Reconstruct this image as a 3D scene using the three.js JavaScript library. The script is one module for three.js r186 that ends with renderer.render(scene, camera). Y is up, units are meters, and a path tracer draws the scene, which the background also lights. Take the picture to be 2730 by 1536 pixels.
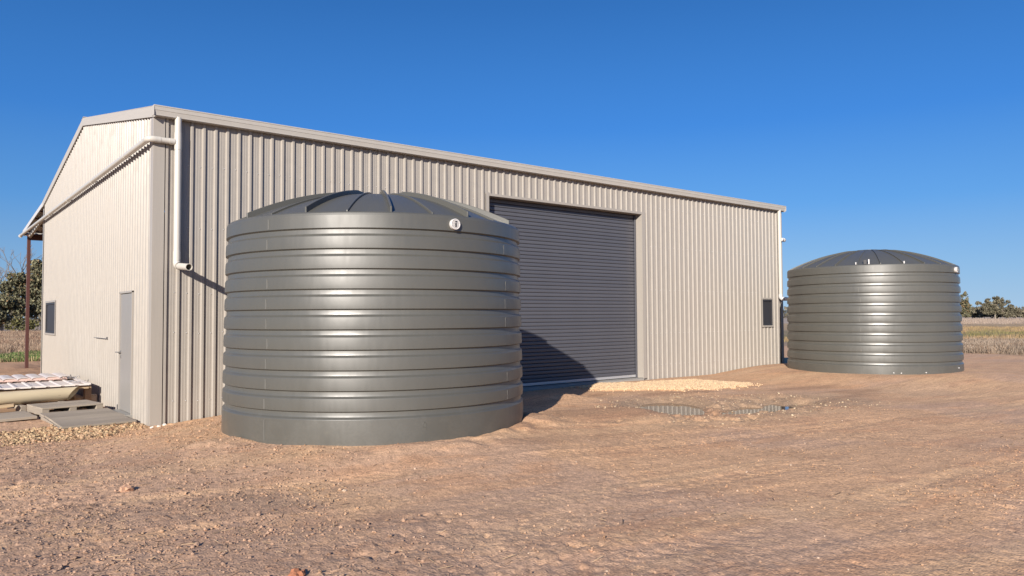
import * as THREE from 'three';
import { RoundedBoxGeometry } from 'three/addons/geometries/RoundedBoxGeometry.js';
import { mergeGeometries, toCreasedNormals } from 'three/addons/utils/BufferGeometryUtils.js';

// ------------------------------------------------------------------ camera, sky, sun, exposure
const R = THREE.MathUtils.degToRad;
const scene = new THREE.Scene();
const camera = new THREE.PerspectiveCamera(42.34, 16 / 9, 0.1, 6000);
camera.position.set(-2.903, 1.666, 12.448);
camera.rotation.set(R(2.128), R(-38.9), R(-0.311), 'YXZ');
scene.add(camera);

const SUN_AZ = R(36), SUN_EL = R(20.5);                    // direction the light travels: +x, -z, down
const toSun = new THREE.Vector3(-Math.cos(SUN_AZ) * Math.cos(SUN_EL), Math.sin(SUN_EL), Math.sin(SUN_AZ) * Math.cos(SUN_EL));
const sun = new THREE.DirectionalLight(new THREE.Color().setRGB(1, 0.92, 0.82), 5);
sun.position.copy(toSun).multiplyScalar(60).add(new THREE.Vector3(6, 0, 0));
sun.target.position.set(6, 0, 0);
sun.castShadow = true; sun.shadow.mapSize.set(4096, 4096);
Object.assign(sun.shadow.camera, { left: -28, right: 28, top: 28, bottom: -28, near: 1, far: 160 });
sun.shadow.radius = 1; sun.shadow.bias = -0.0004;
scene.add(sun, sun.target);

{ // clear sky, darker away from the horizon, brighter round the sun and opposite it
  const w = 1024, h = 512, d = new Float32Array(w * h * 4), v = new THREE.Vector3();
  const stops = [[-90, [0.2687, 0.3900, 0.5200]], [0, [0.2687, 0.3900, 0.5200]], [3, [0.1950, 0.3510, 0.5417]], [8, [0.0910, 0.2643, 0.5677]], [14, [0.0433, 0.1863, 0.5243]], [23, [0.0260, 0.1257, 0.3813]], [45, [0.0156, 0.0737, 0.2513]], [90, [0.0104, 0.0520, 0.1863]]];
  for (let j = 0; j < h; j++) {
    const el = ((j + 0.5) / h - 0.5) * 180;
    let k = 0; while (k < stops.length - 2 && el > stops[k + 1][0]) k++;
    let t = Math.min(1, Math.max(0, (el - stops[k][0]) / (stops[k + 1][0] - stops[k][0])));
    for (let i = 0; i < w; i++) {
      const ph = ((i + 0.5) / w - 0.5) * 2 * Math.PI;
      v.set(Math.cos(R(el)) * Math.cos(ph), Math.sin(R(el)), Math.cos(R(el)) * Math.sin(ph));
      const c = v.dot(toSun);
      const ray = 0.72 + 0.34 * c * c, mie = 0.5 * Math.pow(Math.max(0, c), 40) + 0.10 * Math.pow(Math.max(0, c), 6);
      for (let q = 0; q < 3; q++) {
        const b = stops[k][1][q] * (1 - t) + stops[k + 1][1][q] * t;
        d[(j * w + i) * 4 + q] = b * ray + mie * [1, 0.9, 0.78][q] * 0.43;
      }
      d[(j * w + i) * 4 + 3] = 1;
    }
  }
  const sky = new THREE.DataTexture(d, w, h, THREE.RGBAFormat, THREE.FloatType);
  sky.mapping = THREE.EquirectangularReflectionMapping; sky.magFilter = sky.minFilter = THREE.LinearFilter; sky.needsUpdate = true;
  scene.background = sky; scene.environment = sky;
}
const renderer = new THREE.WebGLRenderer({ antialias: true });
renderer.toneMapping = THREE.LinearToneMapping; renderer.toneMappingExposure = 1.5;
renderer.shadowMap.enabled = true; renderer.shadowMap.type = THREE.PCFSoftShadowMap;

// ------------------------------------------------------------------ helpers
function rng(seed) { let s = seed >>> 0; return () => { s = (s + 0x6d2b79f5) | 0; let t = Math.imul(s ^ (s >>> 15), 1 | s); t = (t + Math.imul(t ^ (t >>> 7), 61 | t)) ^ t; return ((t ^ (t >>> 14)) >>> 0) / 4294967296; }; }
const hash = (x, y, s) => { let n = Math.imul(x, 374761393) ^ Math.imul(y, 668265263) ^ Math.imul(s, 974634071); n = Math.imul(n ^ (n >>> 13), 1274126177); return ((n ^ (n >>> 16)) >>> 0) / 4294967296; };
function vnoise(x, y, s = 0, per = 0) {
  const xi = Math.floor(x), yi = Math.floor(y), fx = x - xi, fy = y - yi, u = fx * fx * (3 - 2 * fx), v = fy * fy * (3 - 2 * fy);
  const w = per ? (a) => ((a % per) + per) % per : (a) => a;
  const a = hash(w(xi), w(yi), s), b = hash(w(xi + 1), w(yi), s), c = hash(w(xi), w(yi + 1), s), d = hash(w(xi + 1), w(yi + 1), s);
  return a + (b - a) * u + (c - a) * v + (a - b - c + d) * u * v;
}
function fbm(x, y, o, s = 0, per = 0) { let a = 0.5, t = 0, n = 0; for (let i = 0; i < o; i++) { t += a * vnoise(x, y, s + i * 17, per); n += a; a *= 0.5; x *= 2; y *= 2; per *= 2; } return t / n; }
const sstep = (a, b, x) => { const t = Math.min(1, Math.max(0, (x - a) / (b - a))); return t * t * (3 - 2 * t); };
const mix = (a, b, t) => a + (b - a) * t;
function mix3(a, b, t) { return [mix(a[0], b[0], t), mix(a[1], b[1], t), mix(a[2], b[2], t)]; }

const used = {};
function numbered(n) { if (!(n in used)) { used[n] = 0; return n; } used[n]++; return n + '_' + String(used[n]).padStart(3, '0'); }
function tag(o, label, category, group, kind) { o.userData.label = label; if (category) o.userData.category = category; if (group) o.userData.group = group; if (kind) o.userData.kind = kind; return o; }
function thing(name, label, category, pos = [0, 0, 0], turn = 0, group) { const g = new THREE.Group(); g.name = numbered(name); g.position.set(...pos); g.rotation.y = turn; scene.add(g); return tag(g, label, category, group); }
function part(name, geo, m, parent, label) { const o = new THREE.Mesh(Array.isArray(geo) ? merge(geo) : geo, m); o.name = name; o.castShadow = o.receiveShadow = true; parent.add(o); if (label) o.userData.label = label; return o; }
function one(name, geo, m, label, category, group) { const o = part(numbered(name), geo, m, scene); return tag(o, label, category, group); }
function merge(list) {
  const l = list.map((g) => { g = g.index ? g.toNonIndexed() : g; for (const k of Object.keys(g.attributes)) if (!['position', 'normal', 'uv'].includes(k)) g.deleteAttribute(k); return g; });
  return mergeGeometries(l);
}
function box(w, h, d, x, y, z, r = 0.004, rot) {
  const g = r > 0 ? new RoundedBoxGeometry(w, h, d, 1, Math.min(r, w * 0.45, h * 0.45, d * 0.45)) : new THREE.BoxGeometry(w, h, d);
  if (rot) g.rotateX(rot[0] || 0).rotateZ(rot[2] || 0).rotateY(rot[1] || 0);
  return g.translate(x, y, z);
}
function cyl(r, a, b, seg = 16, r2 = r, open = false) {
  const A = new THREE.Vector3(...a), B = new THREE.Vector3(...b), d = B.clone().sub(A), g = new THREE.CylinderGeometry(r2, r, d.length(), seg, 1, open);
  g.applyQuaternion(new THREE.Quaternion().setFromUnitVectors(new THREE.Vector3(0, 1, 0), d.normalize()));
  return g.translate((A.x + B.x) / 2, (A.y + B.y) / 2, (A.z + B.z) / 2);
}
function tube(pts, r, n = 40, seg = 14) { return new THREE.TubeGeometry(new THREE.CatmullRomCurve3(pts.map((p) => new THREE.Vector3(...p)), false, 'centripetal'), n, r, seg); }
class Quads { // flat shaded quads with metre uv
  constructor() { this.p = []; this.t = []; }
  q(a, b, c, d, ua, ub, uc, ud) { this.p.push(...a, ...b, ...c, ...a, ...c, ...d); this.t.push(...ua, ...ub, ...uc, ...ua, ...uc, ...ud); }
  geo() { const g = new THREE.BufferGeometry(); g.setAttribute('position', new THREE.Float32BufferAttribute(this.p, 3)); g.setAttribute('uv', new THREE.Float32BufferAttribute(this.t, 2)); g.computeVertexNormals(); return g; }
}
function tex(n, fn, { srgb = false, rep = 1 } = {}) { // fn(u,v) -> [r,g,b] 0..1 (already encoded)
  const d = new Uint8Array(n * n * 4);
  for (let j = 0; j < n; j++) for (let i = 0; i < n; i++) { const c = fn(i / n, j / n); for (let k = 0; k < 3; k++) d[(j * n + i) * 4 + k] = Math.max(0, Math.min(255, c[k] * 255)); d[(j * n + i) * 4 + 3] = 255; }
  const t = new THREE.DataTexture(d, n, n, THREE.RGBAFormat); t.wrapS = t.wrapT = THREE.RepeatWrapping; t.magFilter = THREE.LinearFilter; t.minFilter = THREE.LinearMipmapLinearFilter; t.generateMipmaps = true;
  if (srgb) t.colorSpace = THREE.SRGBColorSpace; t.repeat.set(rep, rep); t.needsUpdate = true; return t;
}
const lin = (r, g, b) => new THREE.Color().setRGB(r, g, b);
function std(c, o = {}) { return new THREE.MeshStandardMaterial({ color: lin(...c), roughness: 0.6, metalness: 0, side: THREE.DoubleSide, ...o }); }

function phys(c, o) { return new THREE.MeshPhysicalMaterial({ color: lin(...c), metalness: 0, side: THREE.DoubleSide, ...o }); }

// ------------------------------------------------------------------ materials
const speckle = tex(256, (u, v) => { const n = 0.93 + 0.09 * (fbm(u * 8, v * 8, 4, 3, 8) - 0.5) + 0.05 * (vnoise(u * 128, v * 128, 9, 128) - 0.5); return [n, n, n]; });
const sheetRough = tex(256, (u, v) => { const n = 0.42 + 0.3 * (fbm(u * 6, v * 6, 4, 5, 6) - 0.5); return [n, n, n]; });
const M = {
  cream: phys([0.360, 0.327, 0.287], { map: speckle, roughnessMap: sheetRough, roughness: 0.9, specularIntensity: 0.6 }),
  creamTrim: phys([0.445, 0.415, 0.372], { map: speckle, roughness: 0.5, specularIntensity: 0.5 }),
  pipe: std([0.52, 0.49, 0.435], { roughness: 0.3 }),
  white: std([0.56, 0.54, 0.52], { roughness: 0.4 }),
  doorGrey: std([0.27, 0.256, 0.238], { map: speckle, roughness: 0.4 }),
  slat: std([0.087, 0.088, 0.102], { map: speckle, roughness: 0.36 }),
  darkMetal: std([0.03, 0.03, 0.034], { roughness: 0.45 }),
  alu: std([0.55, 0.55, 0.56], { roughness: 0.35, metalness: 0.5 }),
  steel: std([0.35, 0.34, 0.33], { roughness: 0.35, metalness: 0.8 }),
  maroon: std([0.085, 0.032, 0.026], { roughness: 0.5 }),
  screenPane: std([0.030, 0.029, 0.032], { roughness: 0.5 }),
  concrete: std([0.36, 0.34, 0.31], { map: tex(256, (u, v) => { const n = 0.8 + 0.3 * (fbm(u * 8, v * 8, 5, 21, 8) - 0.5) + 0.15 * (vnoise(u * 120, v * 120, 4, 120) - 0.5); return [n, n, n * 0.98]; }), roughness: 0.9 }),
  inside: std([0.25, 0.25, 0.25], { roughness: 0.9 }),
};
const tankRough = tex(512, (u, v) => {
  let n = 0.38 + 0.36 * (fbm(u * 10, v * 5, 5, 31, 0) - 0.45) + 0.05 * vnoise(u * 200, v * 30, 6);
  return [n, n, n];
});
const tankBump = tex(512, (u, v) => { const n = 0.5 + 0.5 * (fbm(u * 12, v * 12, 5, 41, 12) - 0.5) + 0.25 * (fbm(u * 60, v * 24, 3, 43, 0) - 0.5); return [n, n, n]; });
const tankMap = tex(512, (u, v) => {
  let n = 0.93 + 0.10 * (fbm(u * 14, v * 10, 5, 51, 0) - 0.5) + 0.03 * (vnoise(u * 300, v * 60, 52) - 0.5);
  const scuff = vnoise(u * 90, v * 240, 53) > 0.965 && fbm(u * 9, v * 9, 3, 54) > 0.52 ? 0.10 : 0;
  n += scuff;
  const splash = sstep(0.42, 0.62, fbm(u * 24, v * 40, 4, 56)) * (v < 0.012 + 0.055 * fbm(u * 40, 3, 4, 57) ? 1 : 0) * (vnoise(u * 400, v * 900, 58) > 0.45 ? 1 : 0);   // dried mud spots near the foot
  return [n + 0.55 * splash, n + 0.42 * splash, n * 0.995 + 0.30 * splash];
});
M.tank = phys([0.088, 0.086, 0.074], { map: tankMap, roughnessMap: tankRough, roughness: 1, ior: 1.7, bumpMap: tankBump, bumpScale: 0.004 });
M.tankPlain = std([0.090, 0.088, 0.077], { roughness: 0.36 });
M.tankScuff = std([0.125, 0.122, 0.110], { roughness: 0.4 });

function woodMap(seed, base, amp) {
  return tex(256, (u, v) => { const g = fbm(u * 3 + 0.4 * vnoise(u * 4, v * 4, seed), v * 60, 4, seed), k = vnoise(u * 5, v * 5, seed + 3); const n = 1 - amp + amp * 1.3 * g + 0.12 * (k - 0.5); return [n * base[0], n * base[1], n * base[2]]; });
}
const greyWoodMap = woodMap(61, [1, 0.98, 0.95], 0.45), paleWoodMap = woodMap(71, [1, 0.96, 0.88], 0.4);
M.greyWood = [0, 1, 2].map((i) => std([[0.36, 0.31, 0.255], [0.32, 0.275, 0.225], [0.39, 0.335, 0.27]][i], { map: greyWoodMap, roughness: 0.9 }));
M.paleWood = std([0.50, 0.38, 0.25], { map: paleWoodMap, roughness: 0.85 });
M.brownWood = std([0.34, 0.22, 0.14], { map: paleWoodMap, roughness: 0.85 });

// ------------------------------------------------------------------ ground
const T1 = [2.29, 2.95], T2 = [16.69, 3.15];
const TD = [0.985, 0.172];                                              // direction of the wheel tracks
const gravelPile = (x, z) => { const u = (x - 10.1) * 0.80 + (z - 1.65) * 0.60, v = -(x - 10.1) * 0.60 + (z - 1.65) * 0.80; return Math.max(0, 1 - (u / 2.0) ** 2 - (v / 1.2) ** 2 + 0.9 * (fbm(x * 1.3, z * 1.3, 3, 101) - 0.5) + 0.7 * (fbm(x * 5, z * 5, 3, 102) - 0.5)); };
const gravelLeft = (x, z) => sstep(0.35, 0.75, 1.15 - Math.hypot((x + 1.15) / 1.35, (z + 0.15) / 1.5) + 0.7 * (fbm(x * 1.3, z * 1.3, 3, 103) - 0.5)) * (x < 0.1 || z > 0.05 ? 1 : 0);
function puddleDepth(x, z) {
  const e = (cx, cz, ax, az, rot) => { const c = Math.cos(rot), s = Math.sin(rot), u = (x - cx) * c + (z - cz) * s, v = -(x - cx) * s + (z - cz) * c; return 1 - Math.hypot(u / ax, v / az); };
  const n = 0.9 * (fbm(x * 1.8, z * 1.8, 4, 107) - 0.5);
  return Math.max(e(7.3, 4.1, 1.15, 0.66, -0.68) + n * 0.25, e(7.55, 5.25, 1.3, 0.55, -0.1) * 0.6 + 1.7 * (fbm(x * 3.2, z * 3.2, 4, 109) - 0.62), e(8.9, 5.1, 1.6, 0.6, 0.1) * 0.6 + 1.3 * n - 0.16);
}
function baseHeight(x, z) {
  let h = 0.10 * sstep(0.2, 3.5, z + 0.12 * (x - 2)) * sstep(-4, 0.5, x + z * 0.25);       // trodden plateau in front
  const d1 = Math.hypot(x - T1[0], z - T1[1]), d2 = Math.hypot(x - T2[0], z - T2[1]);
  const k1 = sstep(3.9, 2.15, d1), k2 = sstep(4.6, 2.2, d2);
  h = mix(h, 0.185, k1); h = mix(h, 0.245, k2);
  h = mix(h, 0.055, 0.85 * sstep(1.3, 0.1, z) * sstep(5.2, 6.5, x) * sstep(15, 12, x) * (z > -0.5 ? 1 : 0));   // apron by the roller door
  h += 0.075 * Math.sqrt(Math.min(1, gravelPile(x, z)));
  const pd = puddleDepth(x, z); h = mix(h, -0.035, sstep(-0.42, 0.30, pd) * (1 - k1));
  h += 0.16 * Math.exp(-(((x - 6.1) / 0.75) ** 2 + ((z - 2.6) / 0.55) ** 2));                    // spoil heap beside the tank
  h += 0.09 * Math.exp(-(((x - 6.0) / 0.9) ** 2 + ((z - 4.6) / 0.8) ** 2));
  h += 0.055 * sstep(2.9, 2.3, d1) * sstep(2.0, 2.15, d1) * sstep(0.45, 0.75, fbm(x * 1.5, z * 1.5, 3, 113));      // loose soil against the tank
  h += 0.06 * (fbm(x * 0.8, z * 0.8, 3, 115) - 0.5) * sstep(4.5, 0, x) * sstep(1, 3, z);
  const far = Math.max(0, Math.hypot(x - 5, z - 4) - 22);
  h += (fbm(x * 0.35, z * 0.35, 3, 111) - 0.5) * 0.07 - 0.02 * sstep(0, 20, far);
  return h;
}
const nearShed = (x, z) => x > -0.05 && x < 17.7 && z < 0.03 && z > -12.4;
function relief(x, z) {
  const u = x * TD[0] + z * TD[1], v = -x * TD[1] + z * TD[0];
  const rough = 0.22 + (0.35 + 0.45 * sstep(3, 0, x)) * sstep(0.42, 0.7, fbm(x * 0.45 + 7, z * 0.45, 3, 121)) + 0.55 * sstep(1.5, -2.5, x) + 0.9 * sstep(9.0, 10.6, z - 0.12 * (x - 3)) * sstep(2.6, 4.2, x);
  let h = (fbm(x * 3.1, z * 3.1, 3, 131) - 0.5) * 0.007 * rough + (fbm(x * 14, z * 14, 3, 133) - 0.5) * 0.010 * rough;
  h += (fbm(u * 0.9, v * 9, 3, 135) - 0.5) * 0.007;
  const tr = sstep(0.5, 0.62, fbm(u * 0.25, v * 1.6, 2, 137)); h -= 0.011 * tr;                       // shallow wheel ruts
  const c = vnoise(x * 17, z * 17, 139), p = vnoise(x * 13 + 5, z * 13, 141), f = vnoise(x * 33, z * 33, 143);
  h += 0.010 * rough * Math.max(0, c - 0.72) / 0.28 - 0.020 * rough * Math.max(0, p - 0.80) / 0.20 + (0.003 + 0.007 * rough) * (f - 0.5);            // small lumps, pits and crumbs
  return h;
}
function wheelTracks(x, z) { // tyre marks sweeping past the tanks to the right, with the tread pressed in
  let h = 0;
  for (const [z0, k, b, s] of [[7.55, 0.10, 0.006, 1], [9.35, 0.10, 0.006, 2], [6.35, 0.20, 0.004, 3], [8.05, 0.20, 0.004, 4]]) {
    const d = z - (z0 + k * (x - 3) - b * (x - 3) * (x - 3)), a = Math.abs(d); if (a > 0.34) continue;
    const on = sstep(0.38, 0.60, fbm(x * 0.7 + s * 9, s, 3, 147)), in_ = sstep(0.19, 0.10, a);
    const t = Math.sin((x * (s % 2 ? 1 : -1) + a * 0.9) * 2 * Math.PI / 0.15);
    h += on * (0.4 + 0.9 * fbm(x * 2.2, z * 2.2, 3, 149)) * (-0.009 * in_ + 0.0035 * sstep(0.34, 0.20, a) * (1 - in_) + 0.005 * in_ * Math.max(-0.3, Math.min(1, t * 1.6)));
  }
  return h;
}
function groundHeight(x, z) {
  const d = Math.hypot(x - 3, z - 5), k = sstep(26, 14, d);
  const t1 = sstep(2.02, 2.16, Math.hypot(x - T1[0], z - T1[1])), t2 = sstep(2.02, 2.16, Math.hypot(x - T2[0], z - T2[1]));
  let h = baseHeight(x, z) + (k > 0 ? (relief(x, z) + wheelTracks(x, z)) * k * (0.3 + 0.7 * Math.min(t1, t2)) : 0);
  if (nearShed(x, z)) h = Math.min(h, -0.02);
  return h;
}
const dirtA = [0.665, 0.400, 0.222], dirtB = [0.605, 0.378, 0.235], dirtC = [0.655, 0.365, 0.195], dirtD = [0.42, 0.235, 0.135], sandY = [0.71, 0.455, 0.255], mud = [0.36, 0.245, 0.155];
function groundColour(x, z) {
  const u = x * TD[0] + z * TD[1], v = -x * TD[1] + z * TD[0];
  const a = fbm(x * 0.55, z * 0.55, 4, 201), b = fbm(u * 0.35, v * 2.6, 4, 203), c = fbm(x * 2.3, z * 2.3, 4, 205), f = fbm(x * 11, z * 11, 3, 207);
  let k = mix3(dirtA, dirtB, sstep(0.42, 0.62, a));
  k = mix3(k, dirtC, 0.7 * sstep(0.47, 0.64, b) * sstep(0.35, 0.6, c));
  k = mix3(k, sandY, 0.5 * sstep(0.52, 0.68, fbm(u * 0.22 + 9, v * 2.1, 4, 209)));
  k = mix3(k, [0.45, 0.285, 0.190], 0.75 * sstep(1.0, -1.6, x - 0.25 * z + 1.2) * sstep(0.3, 0.55, c));           // darker, cloddy soil on the left
  k = mix3(k, dirtD, 0.55 * sstep(0.58, 0.75, c) * sstep(0.45, 0.6, f));
  const g = Math.max(sstep(0.0, 0.3, gravelPile(x, z)), gravelLeft(x, z)); k = mix3(k, [0.60, 0.43, 0.24], 0.9 * g);
  const pd = puddleDepth(x, z); k = mix3(k, mud, 0.85 * sstep(-0.75, -0.05, pd + 0.3 * (c - 0.5)));
  k = mix3(k, dirtD, 0.7 * sstep(0.52, 0.66, fbm(u * 0.4 + 3, v * 1.6, 4, 211)) * sstep(9.5, 8, Math.abs(x - 10)) * sstep(2.9, 1.7, Math.abs(z - 3.4)) * (1 - g));
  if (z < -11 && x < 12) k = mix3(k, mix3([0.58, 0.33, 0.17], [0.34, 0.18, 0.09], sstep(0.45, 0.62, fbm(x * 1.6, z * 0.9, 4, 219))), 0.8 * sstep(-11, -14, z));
  const edge = fbm(x * 0.3, z * 0.3, 3, 213) * 5;
  const fieldR = sstep(0, 2.5, x * 0.95 + z * 0.31 - 26.2 - edge * 0.4), fieldL = sstep(0, 3, -z - 21.5 - edge * 0.35);
  const field = Math.max(fieldR, fieldL);
  if (field > 0) {
    const n = fbm(x * 0.18, z * 0.18, 4, 215), n2 = fbm(x * 1.1, z * 1.1, 3, 217);
    let q = mix3([0.30, 0.20, 0.12], [0.40, 0.29, 0.19], n2);
    const dist = Math.hypot(x + 3, z - 12);
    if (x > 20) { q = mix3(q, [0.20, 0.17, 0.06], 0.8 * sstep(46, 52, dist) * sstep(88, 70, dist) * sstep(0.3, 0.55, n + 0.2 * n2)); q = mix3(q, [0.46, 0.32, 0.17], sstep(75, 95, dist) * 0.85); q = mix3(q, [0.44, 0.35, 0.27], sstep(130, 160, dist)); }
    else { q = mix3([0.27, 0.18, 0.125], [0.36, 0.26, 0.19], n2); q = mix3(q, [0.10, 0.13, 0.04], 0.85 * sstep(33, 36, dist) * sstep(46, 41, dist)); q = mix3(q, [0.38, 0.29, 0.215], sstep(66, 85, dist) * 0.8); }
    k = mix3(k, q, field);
  }
  const m = 0.86 + 0.28 * f; return [k[0] * m, k[1] * m, k[2] * m];
}
{
  function axis(a, b, fine, lo, hi) { // fine between a and b, growing outwards
    const out = []; for (let v = a; v <= b + 1e-6; v += fine) out.push(v);
    let s = fine, v = b; while (v < hi) { s = Math.min(s * 1.045, 60); v += s; out.push(v); }
    s = fine; v = a; const pre = []; while (v > lo) { s = Math.min(s * 1.06, 60); v -= s; pre.push(v); }
    return pre.reverse().concat(out);
  }
  const xs = axis(-2.9, 9.0, 0.022, -900, 1800), zs = axis(-0.4, 10.6, 0.022, -1800, 700);
  const nx = xs.length, nz = zs.length, P = new Float32Array(nx * nz * 3), C = new Float32Array(nx * nz * 3), U = new Float32Array(nx * nz * 2);
  let o = 0;
  for (let j = 0; j < nz; j++) for (let i = 0; i < nx; i++, o++) {
    const x = xs[i], z = zs[j]; P[o * 3] = x; P[o * 3 + 1] = groundHeight(x, z); P[o * 3 + 2] = z;
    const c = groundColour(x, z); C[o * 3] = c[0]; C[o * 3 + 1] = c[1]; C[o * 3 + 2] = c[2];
    U[o * 2] = x / 1.9; U[o * 2 + 1] = z / 1.9;
  }
  const I = new Uint32Array((nx - 1) * (nz - 1) * 6); let q = 0;
  for (let j = 0; j < nz - 1; j++) for (let i = 0; i < nx - 1; i++) { const a = j * nx + i, b = a + 1, c = a + nx, d = c + 1; I[q++] = a; I[q++] = c; I[q++] = b; I[q++] = b; I[q++] = c; I[q++] = d; }
  const g = new THREE.BufferGeometry(); g.setAttribute('position', new THREE.BufferAttribute(P, 3)); g.setAttribute('color', new THREE.BufferAttribute(C, 3)); g.setAttribute('uv', new THREE.BufferAttribute(U, 2)); g.setIndex(new THREE.BufferAttribute(I, 1)); g.computeVertexNormals();
  const grain = tex(1024, (u, v) => {
    const s = vnoise(u * 340, v * 340, 301, 340), s2 = vnoise(u * 140, v * 140, 302, 140), b = fbm(u * 9, v * 9, 5, 303, 9);
    const s3 = vnoise(u * 62, v * 62, 305, 62); let n = 0.84 + 0.22 * (s - 0.5) + 0.44 * (s2 - 0.5) + 0.20 * (s3 - 0.5) + 0.18 * (b - 0.5);
    const pebPitShade = vnoise(u * 110, v * 110, 304, 110); let r = n, gg = n, bb = n;
    if (pebPitShade > 0.90) { r += 0.10; gg += 0.10; bb += 0.10; } else if (pebPitShade < 0.08) { r -= 0.26; gg -= 0.30; bb -= 0.30; }  // pale pebble flecks, and dark specks that paint in the shadows of small pits
    return [r, gg, bb];
  });
  const bump = tex(1024, (u, v) => { const n = 0.5 + 0.45 * (vnoise(u * 190, v * 190, 311, 190) - 0.5) + 0.5 * (fbm(u * 50, v * 50, 3, 312, 50) - 0.5); return [n, n, n]; });
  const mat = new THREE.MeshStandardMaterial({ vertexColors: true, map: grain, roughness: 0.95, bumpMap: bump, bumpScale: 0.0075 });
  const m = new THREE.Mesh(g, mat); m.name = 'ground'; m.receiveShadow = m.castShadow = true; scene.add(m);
  tag(m, 'bare reddish tan dirt with wheel tracks running out to dry paddocks', null, null, 'structure');
}
{ // muddy water lying in the hollow
  const s = new THREE.Shape(); s.absellipse(7.7, -4.9, 2.6, 1.9, 0, Math.PI * 2);
  const g = new THREE.ShapeGeometry(s, 40).rotateX(-Math.PI / 2); g.translate(0, 0.012, 0);
  const ripple = tex(256, (u, v) => { const n = 0.5 + 0.5 * (fbm(u * 10, v * 10, 3, 321, 10) - 0.5); return [n, n, n]; });
  const uv = g.attributes.uv; for (let i = 0; i < uv.count; i++) uv.setXY(i, uv.getX(i), uv.getY(i));
  const m = new THREE.Mesh(g, new THREE.MeshPhysicalMaterial({ color: lin(0.16, 0.115, 0.075), roughness: 0.04, ior: 1.33, bumpMap: ripple, bumpScale: 0.0010 }));
  m.name = 'puddle_water'; m.receiveShadow = true; scene.add(m);
  tag(m, 'shallow muddy puddle mirroring the shed wall between the two tanks', null, null, 'structure');
}

// ------------------------------------------------------------------ farm shed
const L = 17.66, D = 12.35, RZ = 6.12;
const barge = (z) => (z > -RZ ? mix(4.79, 5.90, -z / RZ) : mix(5.90, 4.86, (-z - RZ) / (D - RZ)));     // underside of the roof edge on the gable
const shed = thing('farm_shed', 'large cream ribbed metal farm shed with grey roller door behind the front tank', 'shed');

let SLOPE = [-0.036, -0.020, 0.014, 0.030];
function profile(u0, u1, phase, pitch) { // offsets of a trapezoidal rib sheet
  const pts = [[u0, null]];
  for (let k = Math.floor((u0 - phase) / pitch) - 1; phase + k * pitch < u1 + pitch; k++) {
    const c = phase + k * pitch;
    for (const [d, o] of [[SLOPE[0], 0], [SLOPE[1], 0.029], [SLOPE[2], 0.029], [SLOPE[3], 0], [pitch * 0.36, 0], [pitch * 0.36 + 0.006, 0.0018], [pitch * 0.36 + 0.014, 0.0018], [pitch * 0.36 + 0.02, 0], [pitch * 0.58, 0], [pitch * 0.58 + 0.006, 0.0018], [pitch * 0.58 + 0.014, 0.0018], [pitch * 0.58 + 0.02, 0]])
      if (c + d > u0 && c + d < u1) pts.push([c + d, o]);
    pts.all = (pts.all || []).concat([[c + SLOPE[0], 0], [c + SLOPE[1], 0.029], [c + SLOPE[2], 0.029], [c + SLOPE[3], 0]]);
  }
  pts.push([u1, null]);
  const at = (u) => { const A = pts.all; for (let i = 0; i < A.length - 1; i++) if (u >= A[i][0] && u <= A[i + 1][0]) return mix(A[i][1], A[i + 1][1], (u - A[i][0]) / Math.max(1e-6, A[i + 1][0] - A[i][0])); return 0; };
  for (const p of pts) if (p[1] === null) p[1] = at(p[0]);
  return { pts, at };
}
function ribSheet(Q, place, u0, u1, phase, pitch, y0, y1, holes = []) {
  const pr = profile(u0, u1, phase, pitch); let us = pr.pts.map((p) => p.slice());
  for (const h of holes) for (const e of [h[0], h[1]]) if (e > u0 && e < u1 && !us.some((p) => Math.abs(p[0] - e) < 1e-4)) us.push([e, pr.at(e)]);
  us.sort((a, b) => a[0] - b[0]);
  for (let i = 0; i < us.length - 1; i++) {
    const [a, oa] = us[i], [b, ob] = us[i + 1]; if (b - a < 1e-5) continue; const mid = (a + b) / 2;
    const f = (y, u) => (typeof y === 'function' ? y(u) : y);
    let spans = [[(u) => f(y0, u), (u) => f(y1, u)]];
    for (const h of holes) if (mid > h[0] && mid < h[1]) spans = [[(u) => f(y0, u), () => h[2]], [() => h[3], (u) => f(y1, u)]].filter((s) => s[1](mid) > s[0](mid) + 1e-4);
    for (const s of spans) Q.q(place(a, s[0](a), oa), place(b, s[0](b), ob), place(b, s[1](b), ob), place(a, s[1](a), oa), [a, s[0](a)], [b, s[0](b)], [b, s[1](b)], [a, s[1](a)]);
  }
}
const onLong = (u, y, o) => [u, y, o], onGable = (u, y, o) => [-o, y, -u];          // u runs along +x, or away from the camera along -z
const DX0 = 6.503, DX1 = 11.308, DH = 4.19, SILL = 0.10, WIN2 = [16.58, 17.13, 1.33, 2.11];
{ const q = new Quads();
  ribSheet(q, onLong, 0.15, DX0 - 0.06, 0.55, 0.1875, -0.08, 4.88);
  ribSheet(q, onLong, DX0 - 0.06, DX1 + 0.10, 6.55, 0.1846, DH + 0.045, 4.88);
  ribSheet(q, onLong, DX1 + 0.10, L - 0.10, 6.55, 0.1846, -0.08, 4.88, [WIN2]);
  part('front_wall', q.geo(), M.cream, shed, 'long cream ribbed wall facing the tanks'); }
const PD = [1.265, 2.186, 0.06, 2.09], WIN1 = [9.85, 11.62, 1.262, 2.085];
{ const q = new Quads(); SLOPE = [-0.042, -0.022, 0.012, 0.026];
  ribSheet(q, onGable, 0.06, D - 0.06, 0.2, 0.187, -0.08, (u) => barge(-u) + 0.06, [[PD[0] - 0.03, PD[1] + 0.03, -0.1, PD[3] + 0.03], WIN1]);
  part('gable_wall', q.geo(), M.cream, shed, 'sunlit cream gable end wall on the left'); SLOPE = [-0.036, -0.020, 0.014, 0.030]; }
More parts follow.
